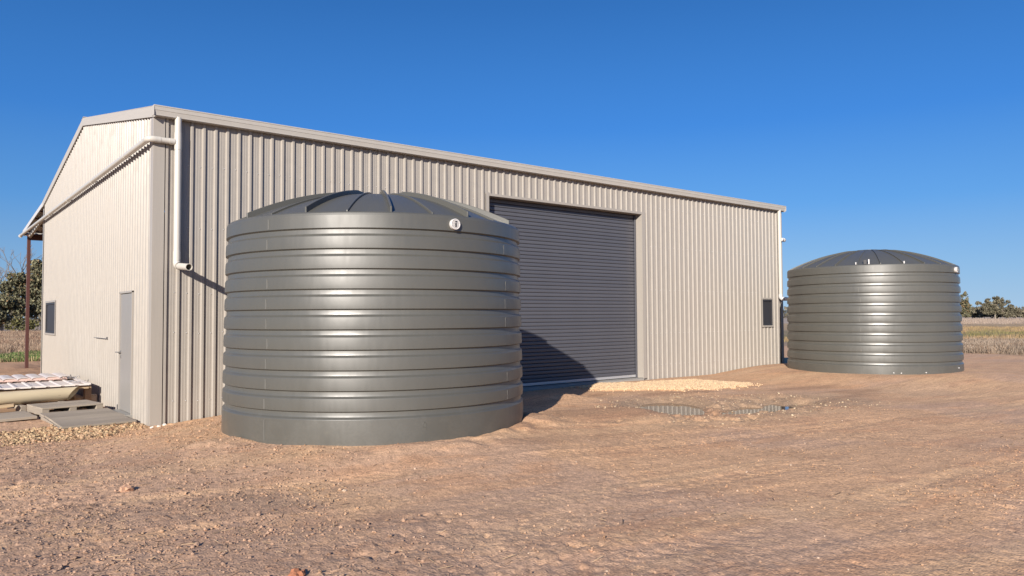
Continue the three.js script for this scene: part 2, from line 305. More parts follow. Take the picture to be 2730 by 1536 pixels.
{ const q = new Quads();
  ribSheet(q, (u, y, o) => [u, y, -D - o], 0, L, 0.1, 0.187, -0.08, 4.9); part('back_wall', q.geo(), M.cream, shed);
  const q2 = new Quads(); ribSheet(q2, (u, y, o) => [L + o, y, -u], 0, D, 0.1, 0.187, -0.08, (u) => barge(-u) + 0.06); part('end_wall', q2.geo(), M.cream, shed); }
{ // roof sheets, seen only as a bright line above the gutter
  const sl = (za, zb, ya, yb) => { const q = new Quads(); ribSheet(q, (u, y, o) => [u, mix(ya, yb, y) + o, mix(za, zb, y)], -0.03, L + 0.04, 0.05, 0.187, 0, 1); return q.geo(); };
  part('roof', [sl(0.10, -RZ, 4.93, 6.045), sl(-D - 0.05, -RZ, 5.0, 6.045)], M.creamTrim, shed);
  part('ridge_cap', [box(L + 0.1, 0.012, 0.20, L / 2, 6.075, -RZ + 0.09, 0, [R(10.5), 0, 0]), box(L + 0.1, 0.012, 0.20, L / 2, 6.075, -RZ - 0.09, 0, [R(-10.5), 0, 0])], M.creamTrim, shed);
}
function slopeBox(x, w, h, za, ya, zb, yb, y0 = 0) { // a board along the gable slope, ends cut plumb
  const q = new Quads(), c = [[x - w / 2, za, ya + y0], [x + w / 2, za, ya + y0], [x + w / 2, zb, yb + y0], [x - w / 2, zb, yb + y0]];
  const b = c.map((p) => [p[0], p[2], p[1]]), t = c.map((p) => [p[0], p[2] + h, p[1]]), e = [0, 0], f = [1, 0], g = [1, 1], k = [0, 1];
  q.q(b[0], b[3], b[2], b[1], e, f, g, k); q.q(t[0], t[1], t[2], t[3], e, f, g, k);
  for (let i = 0; i < 4; i++) { const j = (i + 1) % 4; q.q(b[i], b[j], t[j], t[i], e, f, g, k); }
  return q.geo();
}
for (const x of [-0.045, L + 0.045]) {
  part('barge_board', [slopeBox(x, 0.016, 0.165, 0.145, barge(0) - 0.026, -RZ, 5.90), slopeBox(x, 0.016, 0.165, -RZ - 0.001, 5.90, -D - 0.12, 4.84), slopeBox(x + (x < 0 ? 0.05 : -0.05), 0.11, 0.008, 0.12, 4.938, -RZ, 6.066), slopeBox(x + (x < 0 ? 0.05 : -0.05), 0.11, 0.008, -RZ - 0.001, 6.066, -D - 0.12, 5.006)], M.creamTrim, shed);
}
{ // gutter: fascia with a rolled bead and a step, box profile swept along the long wall
  const s = new THREE.Shape(), P = [[0.036, 4.792], [0.128, 4.792], [0.138, 4.80], [0.150, 4.868], [0.150, 4.872], [0.156, 4.876], [0.160, 4.93], [0.166, 4.936], [0.166, 4.948], [0.160, 4.954], [0.152, 4.954], [0.150, 4.944], [0.140, 4.80], [0.044, 4.80], [0.044, 4.93], [0.036, 4.93]];
  P.forEach((p, i) => (i ? s.lineTo(p[0], p[1]) : s.moveTo(p[0], p[1])));
  const g = new THREE.ExtrudeGeometry(s, { depth: L + 0.14, bevelEnabled: false, steps: 1 }); g.rotateY(Math.PI / 2).scale(1, 1, -1); // (a, y, depth) -> along x
  const p = g.attributes.position; for (let i = 0; i < p.count; i++) p.setZ(i, Math.abs(p.getZ(i)) * 1);
  g.translate(-0.055, 0, 0); g.computeVertexNormals();
  const gut = part('gutter', g, M.creamTrim, shed);
  for (const x of [-0.056, L + 0.086]) part('gutter_end', box(0.006, 0.158, 0.128, x, 4.873, 0.1, 0.002), M.creamTrim, gut);
}
part('corner_flashing', [box(0.17, 4.86, 0.006, 0.052, 2.36, 0.034, 0.002), box(0.006, 4.86, 0.145, -0.034, 2.36, -0.036, 0.002), box(0.004, 4.86, 0.03, 0.138, 2.36, 0.018, 0)], M.cream, shed);
part('corner_flashing', [box(0.12, 4.86, 0.006, L - 0.03, 2.36, 0.034, 0.002), box(0.006, 4.86, 0.12, L + 0.033, 2.36, -0.024, 0.002)], M.cream, shed);
part('corner_flashing', [box(0.006, 4.84, 0.11, -0.034, 2.36, -D + 0.02, 0.002), box(0.12, 4.84, 0.006, 0.03, 2.36, -D - 0.036, 0.002)], M.cream, shed);
{ // screws in rows along the girts: far too small to pick apart
  const list = [], head = (x, y, z) => new THREE.SphereGeometry(0.0085, 6, 4).translate(x, y, z);
  for (const y of [0.35, 1.42, 2.05, 3.1, 4.1]) for (let k = -2; k < 32; k++) { const x = 0.55 + k * 0.1875 - 0.055; if (x > 0.2 && x < DX0 - 0.1) list.push(head(x, y + 0.012 * Math.sin(k * 5), 0.003)); }
  for (const y of [0.4, 1.2, 2.3, 3.4, 4.4]) for (let k = 26; k < 60; k++) { const x = 6.55 + k * 0.1846 - 0.055; if (x > DX1 + 0.2 && x < L - 0.15 && !(x > 16.4 && x < 17.3 && y > 1.1 && y < 2.4)) list.push(head(x, y, 0.003)); }
  const s = part('screws', list, M.alu, shed); s.userData.kind = 'stuff';
}
// concrete floor
part('floor_slab', [box(L - 0.08, 0.3, D - 0.1, L / 2, SILL - 0.154, -D / 2, 0.01), box(DX1 - DX0 - 0.01, 0.3, 0.16, (DX0 + DX1) / 2, SILL - 0.155, -0.01, 0.01)], M.concrete, shed);
// roller door
{
  const rec = -0.21, h = DH - SILL;
  part('door_jamb', [box(0.075, h + 0.09, 0.012, DX0 - 0.035, SILL + h / 2 + 0.03, 0.036, 0.003), box(0.012, h, 0.24, DX0 - 0.006, SILL + h / 2, -0.088, 0)], M.cream, shed);
  part('door_jamb', [box(0.125, h + 0.09, 0.012, DX1 + 0.06, SILL + h / 2 + 0.03, 0.036, 0.003), box(0.012, h, 0.24, DX1 + 0.006, SILL + h / 2, -0.088, 0)], M.cream, shed);
  part('door_head', [box(DX1 - DX0 + 0.02, 0.055, 0.010, (DX0 + DX1) / 2, DH + 0.0275, 0.0345, 0.003), box(DX1 - DX0, 0.01, 0.236, (DX0 + DX1) / 2, DH + 0.004, -0.09, 0)], M.cream, shed);
  const rd = new THREE.Group(); rd.name = 'roller_door'; rd.userData.label = 'dark grey roller door of narrow horizontal slats'; shed.add(rd);
  const pitch = 0.0835, n = Math.floor(h / pitch), w = DX1 - DX0 - 0.02;
  const s = new THREE.Shape(); // slat section: a gentle outward curve with a rolled lower edge
  s.moveTo(0, 0); s.lineTo(0.006, 0.001); s.lineTo(0.020, 0.008); s.quadraticCurveTo(0.025, pitch * 0.5, 0.019, pitch - 0.010); s.lineTo(0.004, pitch - 0.003); s.lineTo(-0.002, pitch - 0.002); s.lineTo(-0.002, 0); s.lineTo(0, 0);
  const g = new THREE.ExtrudeGeometry(s, { depth: w, bevelEnabled: false, curveSegments: 6 }).rotateY(Math.PI / 2).scale(1, 1, -1);
  { const p = g.attributes.position; for (let i = 0; i < p.count; i++) p.setXYZ(i, p.getX(i), p.getY(i), p.getZ(i)); }
  g.computeBoundingBox(); g.translate(-g.boundingBox.min.x, 0, 0); g.computeVertexNormals();
  const slatTone = [M.slat, std([0.090, 0.091, 0.105], { map: speckle, roughness: 0.42 }), std([0.084, 0.085, 0.099], { map: speckle, roughness: 0.34 })];
  for (let k = 0; k < n; k++) { const m = new THREE.Mesh(g, slatTone[(k * 7 + (k >> 2)) % 3]); m.name = k ? 'slat_' + String(k).padStart(3, '0') : 'slat'; m.position.set(DX0 + 0.01, SILL + 0.075 + k * pitch, rec); m.castShadow = m.receiveShadow = true; rd.add(m); }
  part('bottom_rail', [box(w, 0.062, 0.05, (DX0 + DX1) / 2, SILL + 0.042, rec + 0.01, 0.006)], M.alu, rd);
  part('guide_track', box(0.055, h, 0.02, DX1 - 0.03, SILL + h / 2, rec + 0.045, 0.004), M.slat, rd);
  part('guide_track', box(0.055, h, 0.02, DX0 + 0.03, SILL + h / 2, rec + 0.045, 0.004), M.slat, rd);
  part('door_lining', box(DX1 - DX0 + 0.3, h + 0.6, 0.01, (DX0 + DX1) / 2, SILL + h / 2 + 0.2, rec - 0.04, 0), M.darkMetal, rd);
}
// personnel door in the gable
{
  const w = PD[1] - PD[0], zc = -(PD[0] + PD[1]) / 2, h = PD[3] - PD[2];
  part('door_frame', [box(0.05, h + 0.06, 0.032, -0.012, PD[2] + h / 2, -PD[0] + 0.014, 0.003), box(0.05, h + 0.06, 0.032, -0.012, PD[2] + h / 2, -PD[1] - 0.014, 0.003), box(0.05, 0.034, w + 0.06, -0.012, PD[3] + 0.018, zc, 0.003)], M.cream, shed);
  const d = part('door', box(0.035, h - 0.012, w - 0.012, -0.002, PD[2] + h / 2 - 0.004, zc, 0.003), M.doorGrey, shed, 'plain pale grey personnel door');
  part('handle', [cyl(0.025, [-0.02, 1.06, -PD[1] + 0.07], [-0.034, 1.06, -PD[1] + 0.07], 14), cyl(0.009, [-0.03, 1.06, -PD[1] + 0.07], [-0.085, 1.06, -PD[1] + 0.07], 8), box(0.016, 0.018, 0.12, -0.085, 1.06, -PD[1] + 0.02, 0.006)], M.steel, d);
  part('lock', box(0.012, 0.05, 0.03, -0.026, 0.98, -PD[1] + 0.07, 0.004), M.steel, d);
  for (const y of [1.86, 1.79]) part('hinge', cyl(0.009, [-0.026, y - 0.035, -PD[0] - 0.004], [-0.026, y + 0.03, -PD[0] - 0.004], 8), M.steel, d);
  part('door_sill', box(0.16, 0.06, w + 0.08, -0.05, 0.02, zc, 0.008), M.concrete, shed);
  part('bolt', box(0.02, 0.11, 0.018, -0.04, 0.08, -PD[1] - 0.06, 0.003), M.steel, shed);
  // narrow dark tray lip across the ribs
  part('wall_tray', [box(0.03, 0.010, 1.22, -0.044, 1.275, -3.82, 0.002), box(0.03, 0.034, 0.018, -0.044, 1.29, -3.21, 0.002)], M.steel, shed, 'thin horizontal metal strip across the gable ribs');
}
function windowIn(along, W, label) {
  const w = W[1] - W[0], h = W[3] - W[2], uc = (W[0] + W[1]) / 2, yc = (W[2] + W[3]) / 2;
  const bar = (u, y, du, dy, o, dep, r = 0.003) => (along === 'x' ? box(du, dy, dep, u, y, o, r) : box(dep, dy, du, -o, y, -u, r));
  const win = new THREE.Group(); win.name = 'window'; win.userData.label = label; shed.add(win);
  const f = 0.045;
  part('flashing', [bar(W[0] - 0.008, yc, 0.05, h + 0.09, 0.034, 0.012), bar(W[1] + 0.008, yc, 0.05, h + 0.09, 0.034, 0.012), bar(uc, W[3] + 0.02, w - 0.036, 0.05, 0.034, 0.010), bar(uc, W[2] - 0.018, w - 0.036, 0.05, 0.036, 0.03)], M.cream, win);
  part('frame', [bar(W[0] + f / 2 + 0.018, yc, f, h - 0.02, 0.016, 0.03), bar(W[1] - f / 2 - 0.018, yc, f, h - 0.02, 0.016, 0.03), bar(uc, W[3] - f / 2 - 0.01, w - 0.126, f, 0.016, 0.028), bar(uc, W[2] + f / 2 + 0.01, w - 0.126, f, 0.016, 0.028)], M.darkMetal, win);
  part('pane', bar(uc, yc, w - 0.10, h - 0.09, 0.0, 0.008, 0), M.screenPane, win);
}
windowIn('z', WIN1, 'small dark screened window low in the gable');
windowIn('x', WIN2, 'small dark screened window near the right end of the long wall');
// rainwater pipes
function collar(pts, r) { return cyl(r, pts[0], pts[1], 18); }
{
  const px = 0.315, pz = 0.098, r = 0.052, ph = 4.425;
  const dp = part('downpipe', cyl(r, [px, 4.82, pz], [px, 2.56, pz], 20), M.pipe, shed, 'cream downpipe by the near corner');
  part('pipe_joint', collar([[px, ph + 0.15, pz], [px, ph - 0.12, pz]], r + 0.0045), M.pipe, dp); part('pipe_joint', collar([[px, 2.70, pz], [px, 2.56, pz]], r + 0.0045), M.pipe, dp);
  part('elbow', [tube([[px, 2.60, pz], [px, 2.53, pz], [px + 0.003, 2.485, pz + 0.02], [px + 0.006, 2.468, pz + 0.07], [px + 0.006, 2.466, pz + 0.12]], r + 0.0045, 24, 18)], M.pipe, dp);
  const o = cyl(r, [px + 0.006, 2.466, pz + 0.08], [px + 0.03, 2.425, pz + 0.56], 20, r, true), o2 = cyl(r - 0.006, [px + 0.006, 2.466, pz + 0.08], [px + 0.03, 2.425, pz + 0.56], 20, r - 0.006, true);
  const ring = new THREE.RingGeometry(r - 0.006, r, 20); ring.lookAt(new THREE.Vector3(0.024, -0.041, 0.48)); ring.translate(px + 0.03, 2.425, pz + 0.56);
  part('pipe_outlet', [o, o2, ring], M.pipe, dp, 'open pipe end pointing at the front tank');
  const gx = -0.115, rp = 0.046;
  const bp = part('gable_pipe', [cyl(rp, [px, ph, pz], [gx + 0.12, ph, pz], 18), cyl(rp, [gx, ph, pz - 0.13], [gx, ph + 0.01, -17.2], 18)], M.pipe, shed, 'cream pipe running level along the gable to the rear verandah gutter');
  part('elbow', tube([[gx + 0.14, ph, pz], [gx + 0.06, ph, pz], [gx + 0.016, ph, pz - 0.02], [gx, ph, pz - 0.07], [gx, ph, pz - 0.15]], rp + 0.0045, 24, 18), M.pipe, bp);
  part('pipe_joint', collar([[px - 0.14, ph, pz], [px - 0.05, ph, pz]], rp + 0.004), M.pipe, bp); part('pipe_joint', collar([[gx + 0.17, ph, pz], [gx + 0.12, ph, pz]], rp + 0.0044), M.pipe, bp);
  for (const z of [-1.5, -4.5, -7.5, -10.5]) part('clip', [cyl(rp + 0.003, [gx, ph, z], [gx, ph, z - 0.03], 18), box(0.07, 0.02, 0.025, gx + 0.05, ph, z - 0.015, 0)], M.pipe, bp);
  part('pipe_end', cyl(rp + 0.012, [gx, ph, -17.18], [gx, ph, -17.29], 18), M.white, bp);
  const qx = 17.46;
  const dp2 = part('downpipe', cyl(r, [qx, 4.82, pz], [qx, 2.22, pz], 20), M.pipe, shed, 'white downpipe at the far right corner');
  part('elbow', tube([[qx, 2.27, pz], [qx, 2.18, pz], [qx + 0.02, 2.14, pz + 0.02], [qx + 0.06, 2.125, pz + 0.07], [qx + 0.12, 2.125, pz + 0.12]], r + 0.005, 24, 18), M.white, dp2);
  part('pipe_outlet', cyl(r, [qx + 0.08, 2.125, pz + 0.09], [qx + 0.07, 2.10, pz + 0.50], 18), M.white, dp2);
  part('pipe_joint', [cyl(0.05, [qx + 0.10, 3.93, 0.10], [qx + 0.34, 3.93, 0.03], 16), cyl(0.058, [qx + 0.26, 3.93, 0.055], [qx + 0.38, 3.93, 0.02], 16)], M.white, dp2, 'white overflow stub high on the far corner');
}
// rear verandah
{
  const z0 = -D, z1 = -17.1, ya = 4.86, yb = 4.47, x1 = L - 0.1, y = (z) => mix(ya, yb, (z - z0) / (z1 - z0));
  const q = new Quads(); ribSheet(q, (u, v, o) => [u, mix(ya, yb, v) + 0.09 + o, mix(z0, z1 - 0.1, v)], -0.04, x1, 0.05, 0.187, 0, 1);
  part('verandah_roof', q.geo(), M.creamTrim, shed);
  part('verandah_barge', slopeBox(-0.05, 0.014, 0.125, z0 - 0.10, ya, z1 - 0.12, yb + 0.01, 0.0), M.white, shed);
  part('verandah_gutter', [box(x1 + 0.05, 0.13, 0.012, x1 / 2, 4.50, z1 - 0.17, 0.003), box(x1 + 0.05, 0.012, 0.11, x1 / 2, 4.441, z1 - 0.115, 0.003), box(0.012, 0.13, 0.115, -0.055, 4.50, z1 - 0.11, 0.003)], M.creamTrim, shed);
  part('verandah_beam', box(x1, 0.19, 0.07, x1 / 2 + 0.05, 4.375, -17.0, 0.004), M.maroon, shed);
  for (let k = 0; k < 6; k++) part('rafter', slopeBox(0.12 + k * 3.45, 0.06, 0.15, z0 - 0.04, ya - 0.13, z1 + 0.06, yb - 0.13), k ? M.maroon : M.creamTrim, shed);
  for (let k = 0; k < 4; k++) part('purlin', box(x1, 0.05, 0.06, x1 / 2, y(-13.4 - k * 1.15) + 0.055, -13.4 - k * 1.15, 0), M.maroon, shed);
  for (let k = 0; k < 9; k++) { const z = -13.1 - k * 0.42; part('dark_block', box(0.03, 0.10, 0.085, 0.078, y(z) - 0.075, z, 0.003), M.darkMetal, shed); }  // row of small dark blocks along the pale end rafter
  for (let k = 0; k < 5; k++) part('verandah_post', box(0.10, 4.58, 0.10, 0.10 + k * 4.35, 4.275 - 2.29, -17.0, 0.008), M.maroon, shed);
}

// ------------------------------------------------------------------ water tanks
function waterTank(pos, turn, label, fin, seed, extras) {
  const t = thing('water_tank', label, 'water tank', pos, turn, 'round grey green poly water tanks beside the shed');
  const H = 2.72, Ro = (y) => mix(2.075, 2.032, y / H), prof = [];
  prof.push([Ro(0) - 0.01, -0.12], [Ro(0), 0.01]);
  for (let k = 9; k >= 0; k--) {
    const yg = 2.522 - 0.2366 * k, r = Ro(yg);
    prof.push([r + 0.001, yg - 0.100], [r - 0.002, yg - 0.093], [r - 0.008, yg - 0.086], [r - 0.023, yg - 0.073], [r - 0.027, yg - 0.066], [r - 0.029, yg - 0.056], [r - 0.031, yg - 0.016], [r - 0.004, yg - 0.002], [r, yg]);
    if (k > 0) prof.push([r + 0.002, yg + 0.05]);
  }
  prof.push([Ro(2.68), 2.672], [Ro(2.7) - 0.008, 2.698], [Ro(2.7) - 0.028, 2.715], [Ro(2.7) - 0.06, 2.717]);
  const lathe = (p, seg) => { // creased lathe with uv in metres
    const geo = new THREE.LatheGeometry(p.map((a) => new THREE.Vector2(a[0], a[1])), seg); const uv = geo.attributes.uv; const n = p.length;
    for (let i = 0; i < uv.count; i++) { const j = i % n, k = Math.floor(i / n); uv.setXY(i, (k / seg) * 2, p[j][1] / 6.5); }
    return toCreasedNormals(geo, R(14));
  };
  part('tank_wall', lathe(prof, 160), M.tank, t);
  const rd = 1.985, dh = 0.525, dome = (r) => 2.70 + dh * (1 - Math.pow(r / rd, 1.9)) * (1 - 0.06 * (1 - r / rd));
  const dp = []; for (let i = 0; i <= 26; i++) { const r = mix(rd + 0.03, 0.30, i / 26); dp.push([r, dome(Math.min(r, rd))]); } dp.push([0.02, dome(0.3) + 0.015]);
  part('tank_roof', lathe(dp, 120), M.tank, t);
  part('roof_hatch', lathe([[0.24, dome(0.3) + 0.012], [0.24, dome(0.3) + 0.02], [0.22, dome(0.3) + 0.024], [0.01, dome(0.3) + 0.026]], 40), M.tankPlain, t);
  const finGeo = (h0, h1, th) => { const s = new THREE.Shape(), a = [], b = []; for (let i = 0; i <= 22; i++) { const r = mix(1.955, 0.34, i / 22), e = Math.min(1, (i + 0.0) / 22), f = Math.min(1, (22 - i) / 4); a.push([r, dome(r) - 0.02]); b.push([r, dome(r) + mix(h0, h1, e) * f]); }
    s.moveTo(...a[0]); b.forEach((p) => s.lineTo(...p)); a.slice().reverse().forEach((p) => s.lineTo(...p));
    return new THREE.ExtrudeGeometry(s, { depth: th, bevelEnabled: true, bevelThickness: 0.004, bevelSize: 0.004, bevelSegments: 1 }).translate(0, 0, -th / 2); };
  const tall = finGeo(fin[0], fin[1], 0.016), short = finGeo(fin[2], fin[3], 0.012);
  for (let k = 0; k < 24; k++) { const m = new THREE.Mesh(k % 2 ? short : tall, M.tankPlain); m.name = k ? 'roof_rib_' + String(k).padStart(3, '0') : 'roof_rib'; m.rotation.y = -R(144.2 + 15 * k); m.castShadow = m.receiveShadow = true; t.add(m); }
  const rnd = rng(seed), seam = [];
  for (const A of [158, 65]) for (let k = 0; k <= 10; k++) { if (rnd() < 0.15) continue; const y0 = k === 10 ? 0.03 : 2.522 - 0.2366 * (k) + 0.004, y1 = k === 0 ? 2.65 : k === 10 ? 0.27 : y0 + 0.118; const yy0 = k === 0 ? 2.53 : y0, a = R(A + (rnd() - 0.5) * 1.6), r = Ro(yy0) + 0.0005; const b = box(0.005, y1 - yy0, 0.012 + 0.01 * rnd(), r, (yy0 + y1) / 2, 0, 0.0015); b.rotateY(-a); seam.push(b); }
  part('mould_seam', seam, M.tankScuff, t);
  extras(t, Ro, dome);
  return t;
}
function roundVent(t, ang, y, Ro) {
  const a = R(ang), g = new THREE.Group(); g.name = 'inlet_screen'; g.position.set(Math.cos(a) * Ro(y), y, Math.sin(a) * Ro(y)); g.rotation.y = -a; t.add(g);
  part('flange', [cyl(0.066, [-0.02, 0, 0], [0.035, 0, 0], 28), new THREE.TorusGeometry(0.060, 0.008, 8, 28).rotateY(Math.PI / 2).translate(0.035, 0, 0)], M.white, g);
  const bars = []; for (let k = -3; k <= 3; k++) { const hh = Math.sqrt(0.052 ** 2 - (k * 0.014) ** 2); bars.push(box(0.004, hh * 2, 0.005, 0.040, 0, k * 0.014, 0)); if (k % 2) bars.push(box(0.004, 0.005, hh * 2, 0.0405, k * 0.014, 0, 0)); }
  part('mesh_bars', bars, M.white, g);
  part('catch', [box(0.012, 0.05, 0.014, 0.044, -0.008, 0.002, 0.003), box(0.012, 0.014, 0.02, 0.044, 0.032, -0.004, 0.003)], M.darkMetal, g);
}
waterTank([T1[0], 0.18, T1[1]], 0, 'large grey green ribbed poly water tank in front of the roller door', [0.072, 0.046, 0.022, 0.016], 11, (t, Ro, dome) => {
  roundVent(t, 92, 2.600, Ro);
  const a = R(103.5); part('moulded_number', [new THREE.TorusGeometry(0.028, 0.004, 6, 20).scale(0.75, 1.1, 0.8).translate(0, 0.21, 0), box(0.007, 0.05, 0.006, 0.016, 0.175, 0, 0.002, [0, 0, 0.5])].map((g) => g.rotateY(Math.PI / 2 - a).translate(Math.cos(a) * (Ro(0.2) + 0.0005), 0, Math.sin(a) * (Ro(0.2) + 0.0005))), M.tankPlain, t);
});
waterTank([T2[0], 0.13, T2[1]], R(-3.3), 'smaller looking ribbed poly water tank beyond the far right shed corner', [0.03, 0.022, 0.022, 0.016], 12, (t, Ro, dome) => {
  roundVent(t, 84, 2.59, Ro);
  const r = 1.94, add = (deg, w, h, m, n) => { const a = R(deg); const b = box(0.05, h, w, r, 2.72 + h / 2, 0, 0.006); b.rotateY(-a); part(n, b, m, t); };
  add(154, 0.075, 0.11, M.darkMetal, 'roof_bracket'); add(151.6, 0.03, 0.12, M.white, 'roof_clip'); add(160, 0.025, 0.06, M.white, 'roof_clip'); add(129, 0.03, 0.06, M.white, 'roof_clip');
  for (const [deg, y] of [[86, 0.22], [118, 0.15], [134, 0.14], [138.5, 0.145]]) { const a = R(deg); part('plug', cyl(0.013, [Math.cos(a) * Ro(y), y, Math.sin(a) * Ro(y)], [Math.cos(a) * (Ro(y) + 0.02), y, Math.sin(a) * (Ro(y) + 0.02)], 10), M.white, t); }
});

// ------------------------------------------------------------------ building leftovers at the gable
function boards(name, label, category, pos, turn, tilt, list) { const t = thing(name, label, category, pos, turn); if (tilt) t.rotation.set(tilt[0], turn, tilt[1], 'YXZ'); for (const [n, b, m] of list) part(n, b, m, t); return t; }
{ // platform of boards lying by the personnel door
  const l = []; for (let k = 0; k < 5; k++) l.push(['board', box(1.03 - 0.02 * (k % 2), 0.03, 0.352, 0.008 * ((k * 7) % 3), 0.045, -0.71 + k * 0.355, 0.003), M.greyWood[k % 3]]);
  for (const x of [-0.48, 0, 0.46]) l.push(['bearer', box(0.08, 0.09, 1.74, x, -0.016, 0, 0.006), M.greyWood[1]]);
  boards('timber_platform', 'flat weathered grey timber platform on the gravel by the personnel door', 'platform', [-0.655, 0.0, -1.40], R(2.5), [R(1.3), 0], l);
}
{ // pallet behind it
  const l = [], w = 0.95, d = 0.86;
  for (let k = 0; k < 5; k++) l.push(['deck_board', box(w, 0.026, 0.168, 0, 0.147, -0.343 + k * 0.1715, 0.003), M.greyWood[(k * 2) % 3]]);
  for (const x of [-0.42, 0, 0.42]) l.push(['stringer', box(0.11, 0.10, d - 0.02, x, 0.084, 0, 0.006), M.greyWood[(x > 0 ? 2 : 1)]]);
  for (const z of [-0.36, 0, 0.36]) l.push(['bottom_board', box(w - 0.02, 0.022, 0.12, 0, 0.022, z, 0.004), M.greyWood[1]]);
  boards('pallet', 'grey wooden pallet between the timber platform and the cream pipe', 'pallet', [-0.77, 0.0, -2.74], R(9), null, l);
}
boards('grey_plank_sheet', 'low grey timber sheet at the left edge in front of the cream pipe', 'sheet', [-1.86, 0.0, -2.42], R(8), [R(1), R(0.5)], [['board', box(1.1, 0.045, 0.42, 0, 0.035, 0.21, 0.006), M.greyWood[2]], ['board', box(1.1, 0.045, 0.42, 0.02, 0.035, -0.22, 0.006), M.greyWood[0]]]);
{ const t = boards('timber_offcut', 'brown timber offcut lying on the low grey sheet at the left edge', 'timber', [-1.86, 0.07, -2.86], R(12), null, [['board', box(0.75, 0.05, 0.10, 0, 0.025, 0, 0.005), M.brownWood]]); }
{ const t = boards('timber_offcut', 'curled pale timber offcut under the left part of the cream pipe', 'timber', [-1.80, 0.075, -3.10], R(-6), null, [['board', box(0.62, 0.035, 0.14, 0, 0.062, 0, 0.006, [0.12, 0, 0.08]), M.paleWood]]); }
{ // big cream pipe resting on timbers
  const a = [-2.9, 0.262, -2.95], b = [-0.52, 0.258, -3.60], dir = new THREE.Vector3(b[0] - a[0], b[1] - a[1], b[2] - a[2]).normalize(), R1 = 0.118, R2 = 0.110;
  const map = tex(256, (u, v) => { let n = 0.92 + 0.12 * (fbm(u * 6, v * 6, 4, 401, 6) - 0.5); const s = vnoise(u * 40, v * 14, 403); if (s > 0.95) n -= 0.4; return [n, n * 0.97, n * 0.9]; });
  const m = std([0.60, 0.52, 0.38], { map, roughness: 0.5 });
  const t = thing('plastic_pipe', 'thick cream plastic pipe lying under the stacked white sheets', 'pipe', a);
  const bb = [b[0] - a[0], b[1] - a[1], b[2] - a[2]], ring = new THREE.RingGeometry(R2, R1, 32); ring.lookAt(dir); ring.translate(...bb);
  const cut = (g) => { const p = g.attributes.position, e = new THREE.Vector3(...bb), v = new THREE.Vector3(), up = new THREE.Vector3(0, 1, 0), fr = new THREE.Vector3().crossVectors(dir, up); // the end is sawn off at a slant
    for (let i = 0; i < p.count; i++) { v.fromBufferAttribute(p, i).sub(e); if (v.dot(dir) < -0.05) continue; const k = 0.75 * v.dot(up) - 0.95 * v.dot(fr); v.add(e).addScaledVector(dir, k); p.setXYZ(i, v.x, v.y, v.z); } return g; };
  part('pipe_barrel', [cut(cyl(R1, [0, 0, 0], bb, 32, R1, true)), cut(cyl(R2, [0, 0, 0], bb, 32, R2, true)), cut(ring)], m, t);
  part('pipe_shade_disc', [cyl(R2 - 0.012, [bb[0] - dir.x * 0.25, bb[1], bb[2] - dir.z * 0.25], [bb[0] - dir.x * 0.2, bb[1], bb[2] - dir.z * 0.2], 28, R2 - 0.012, false)], M.darkMetal, t);  // dark disc set inside; its colour stands in for shade in the bore
  for (const [k, s] of [[0.25, 1], [0.62, 2], [0.9, 0]]) one('timber_bearer', box(0.09, 0.135, 0.60, 0, 0.067, 0, 0.006).rotateY(R(15)).translate(mix(a[0], b[0], k), 0.005, mix(a[2], b[2], k) - 0.02), M.greyWood[s], ['grey timber bearer under the cream pipe at the left edge', 'grey timber bearer under the middle of the cream pipe behind the pallet', 'dark timber bearer under the open end of the cream pipe'][[0.25, 0.62, 0.9].indexOf(k)], 'timber');
}
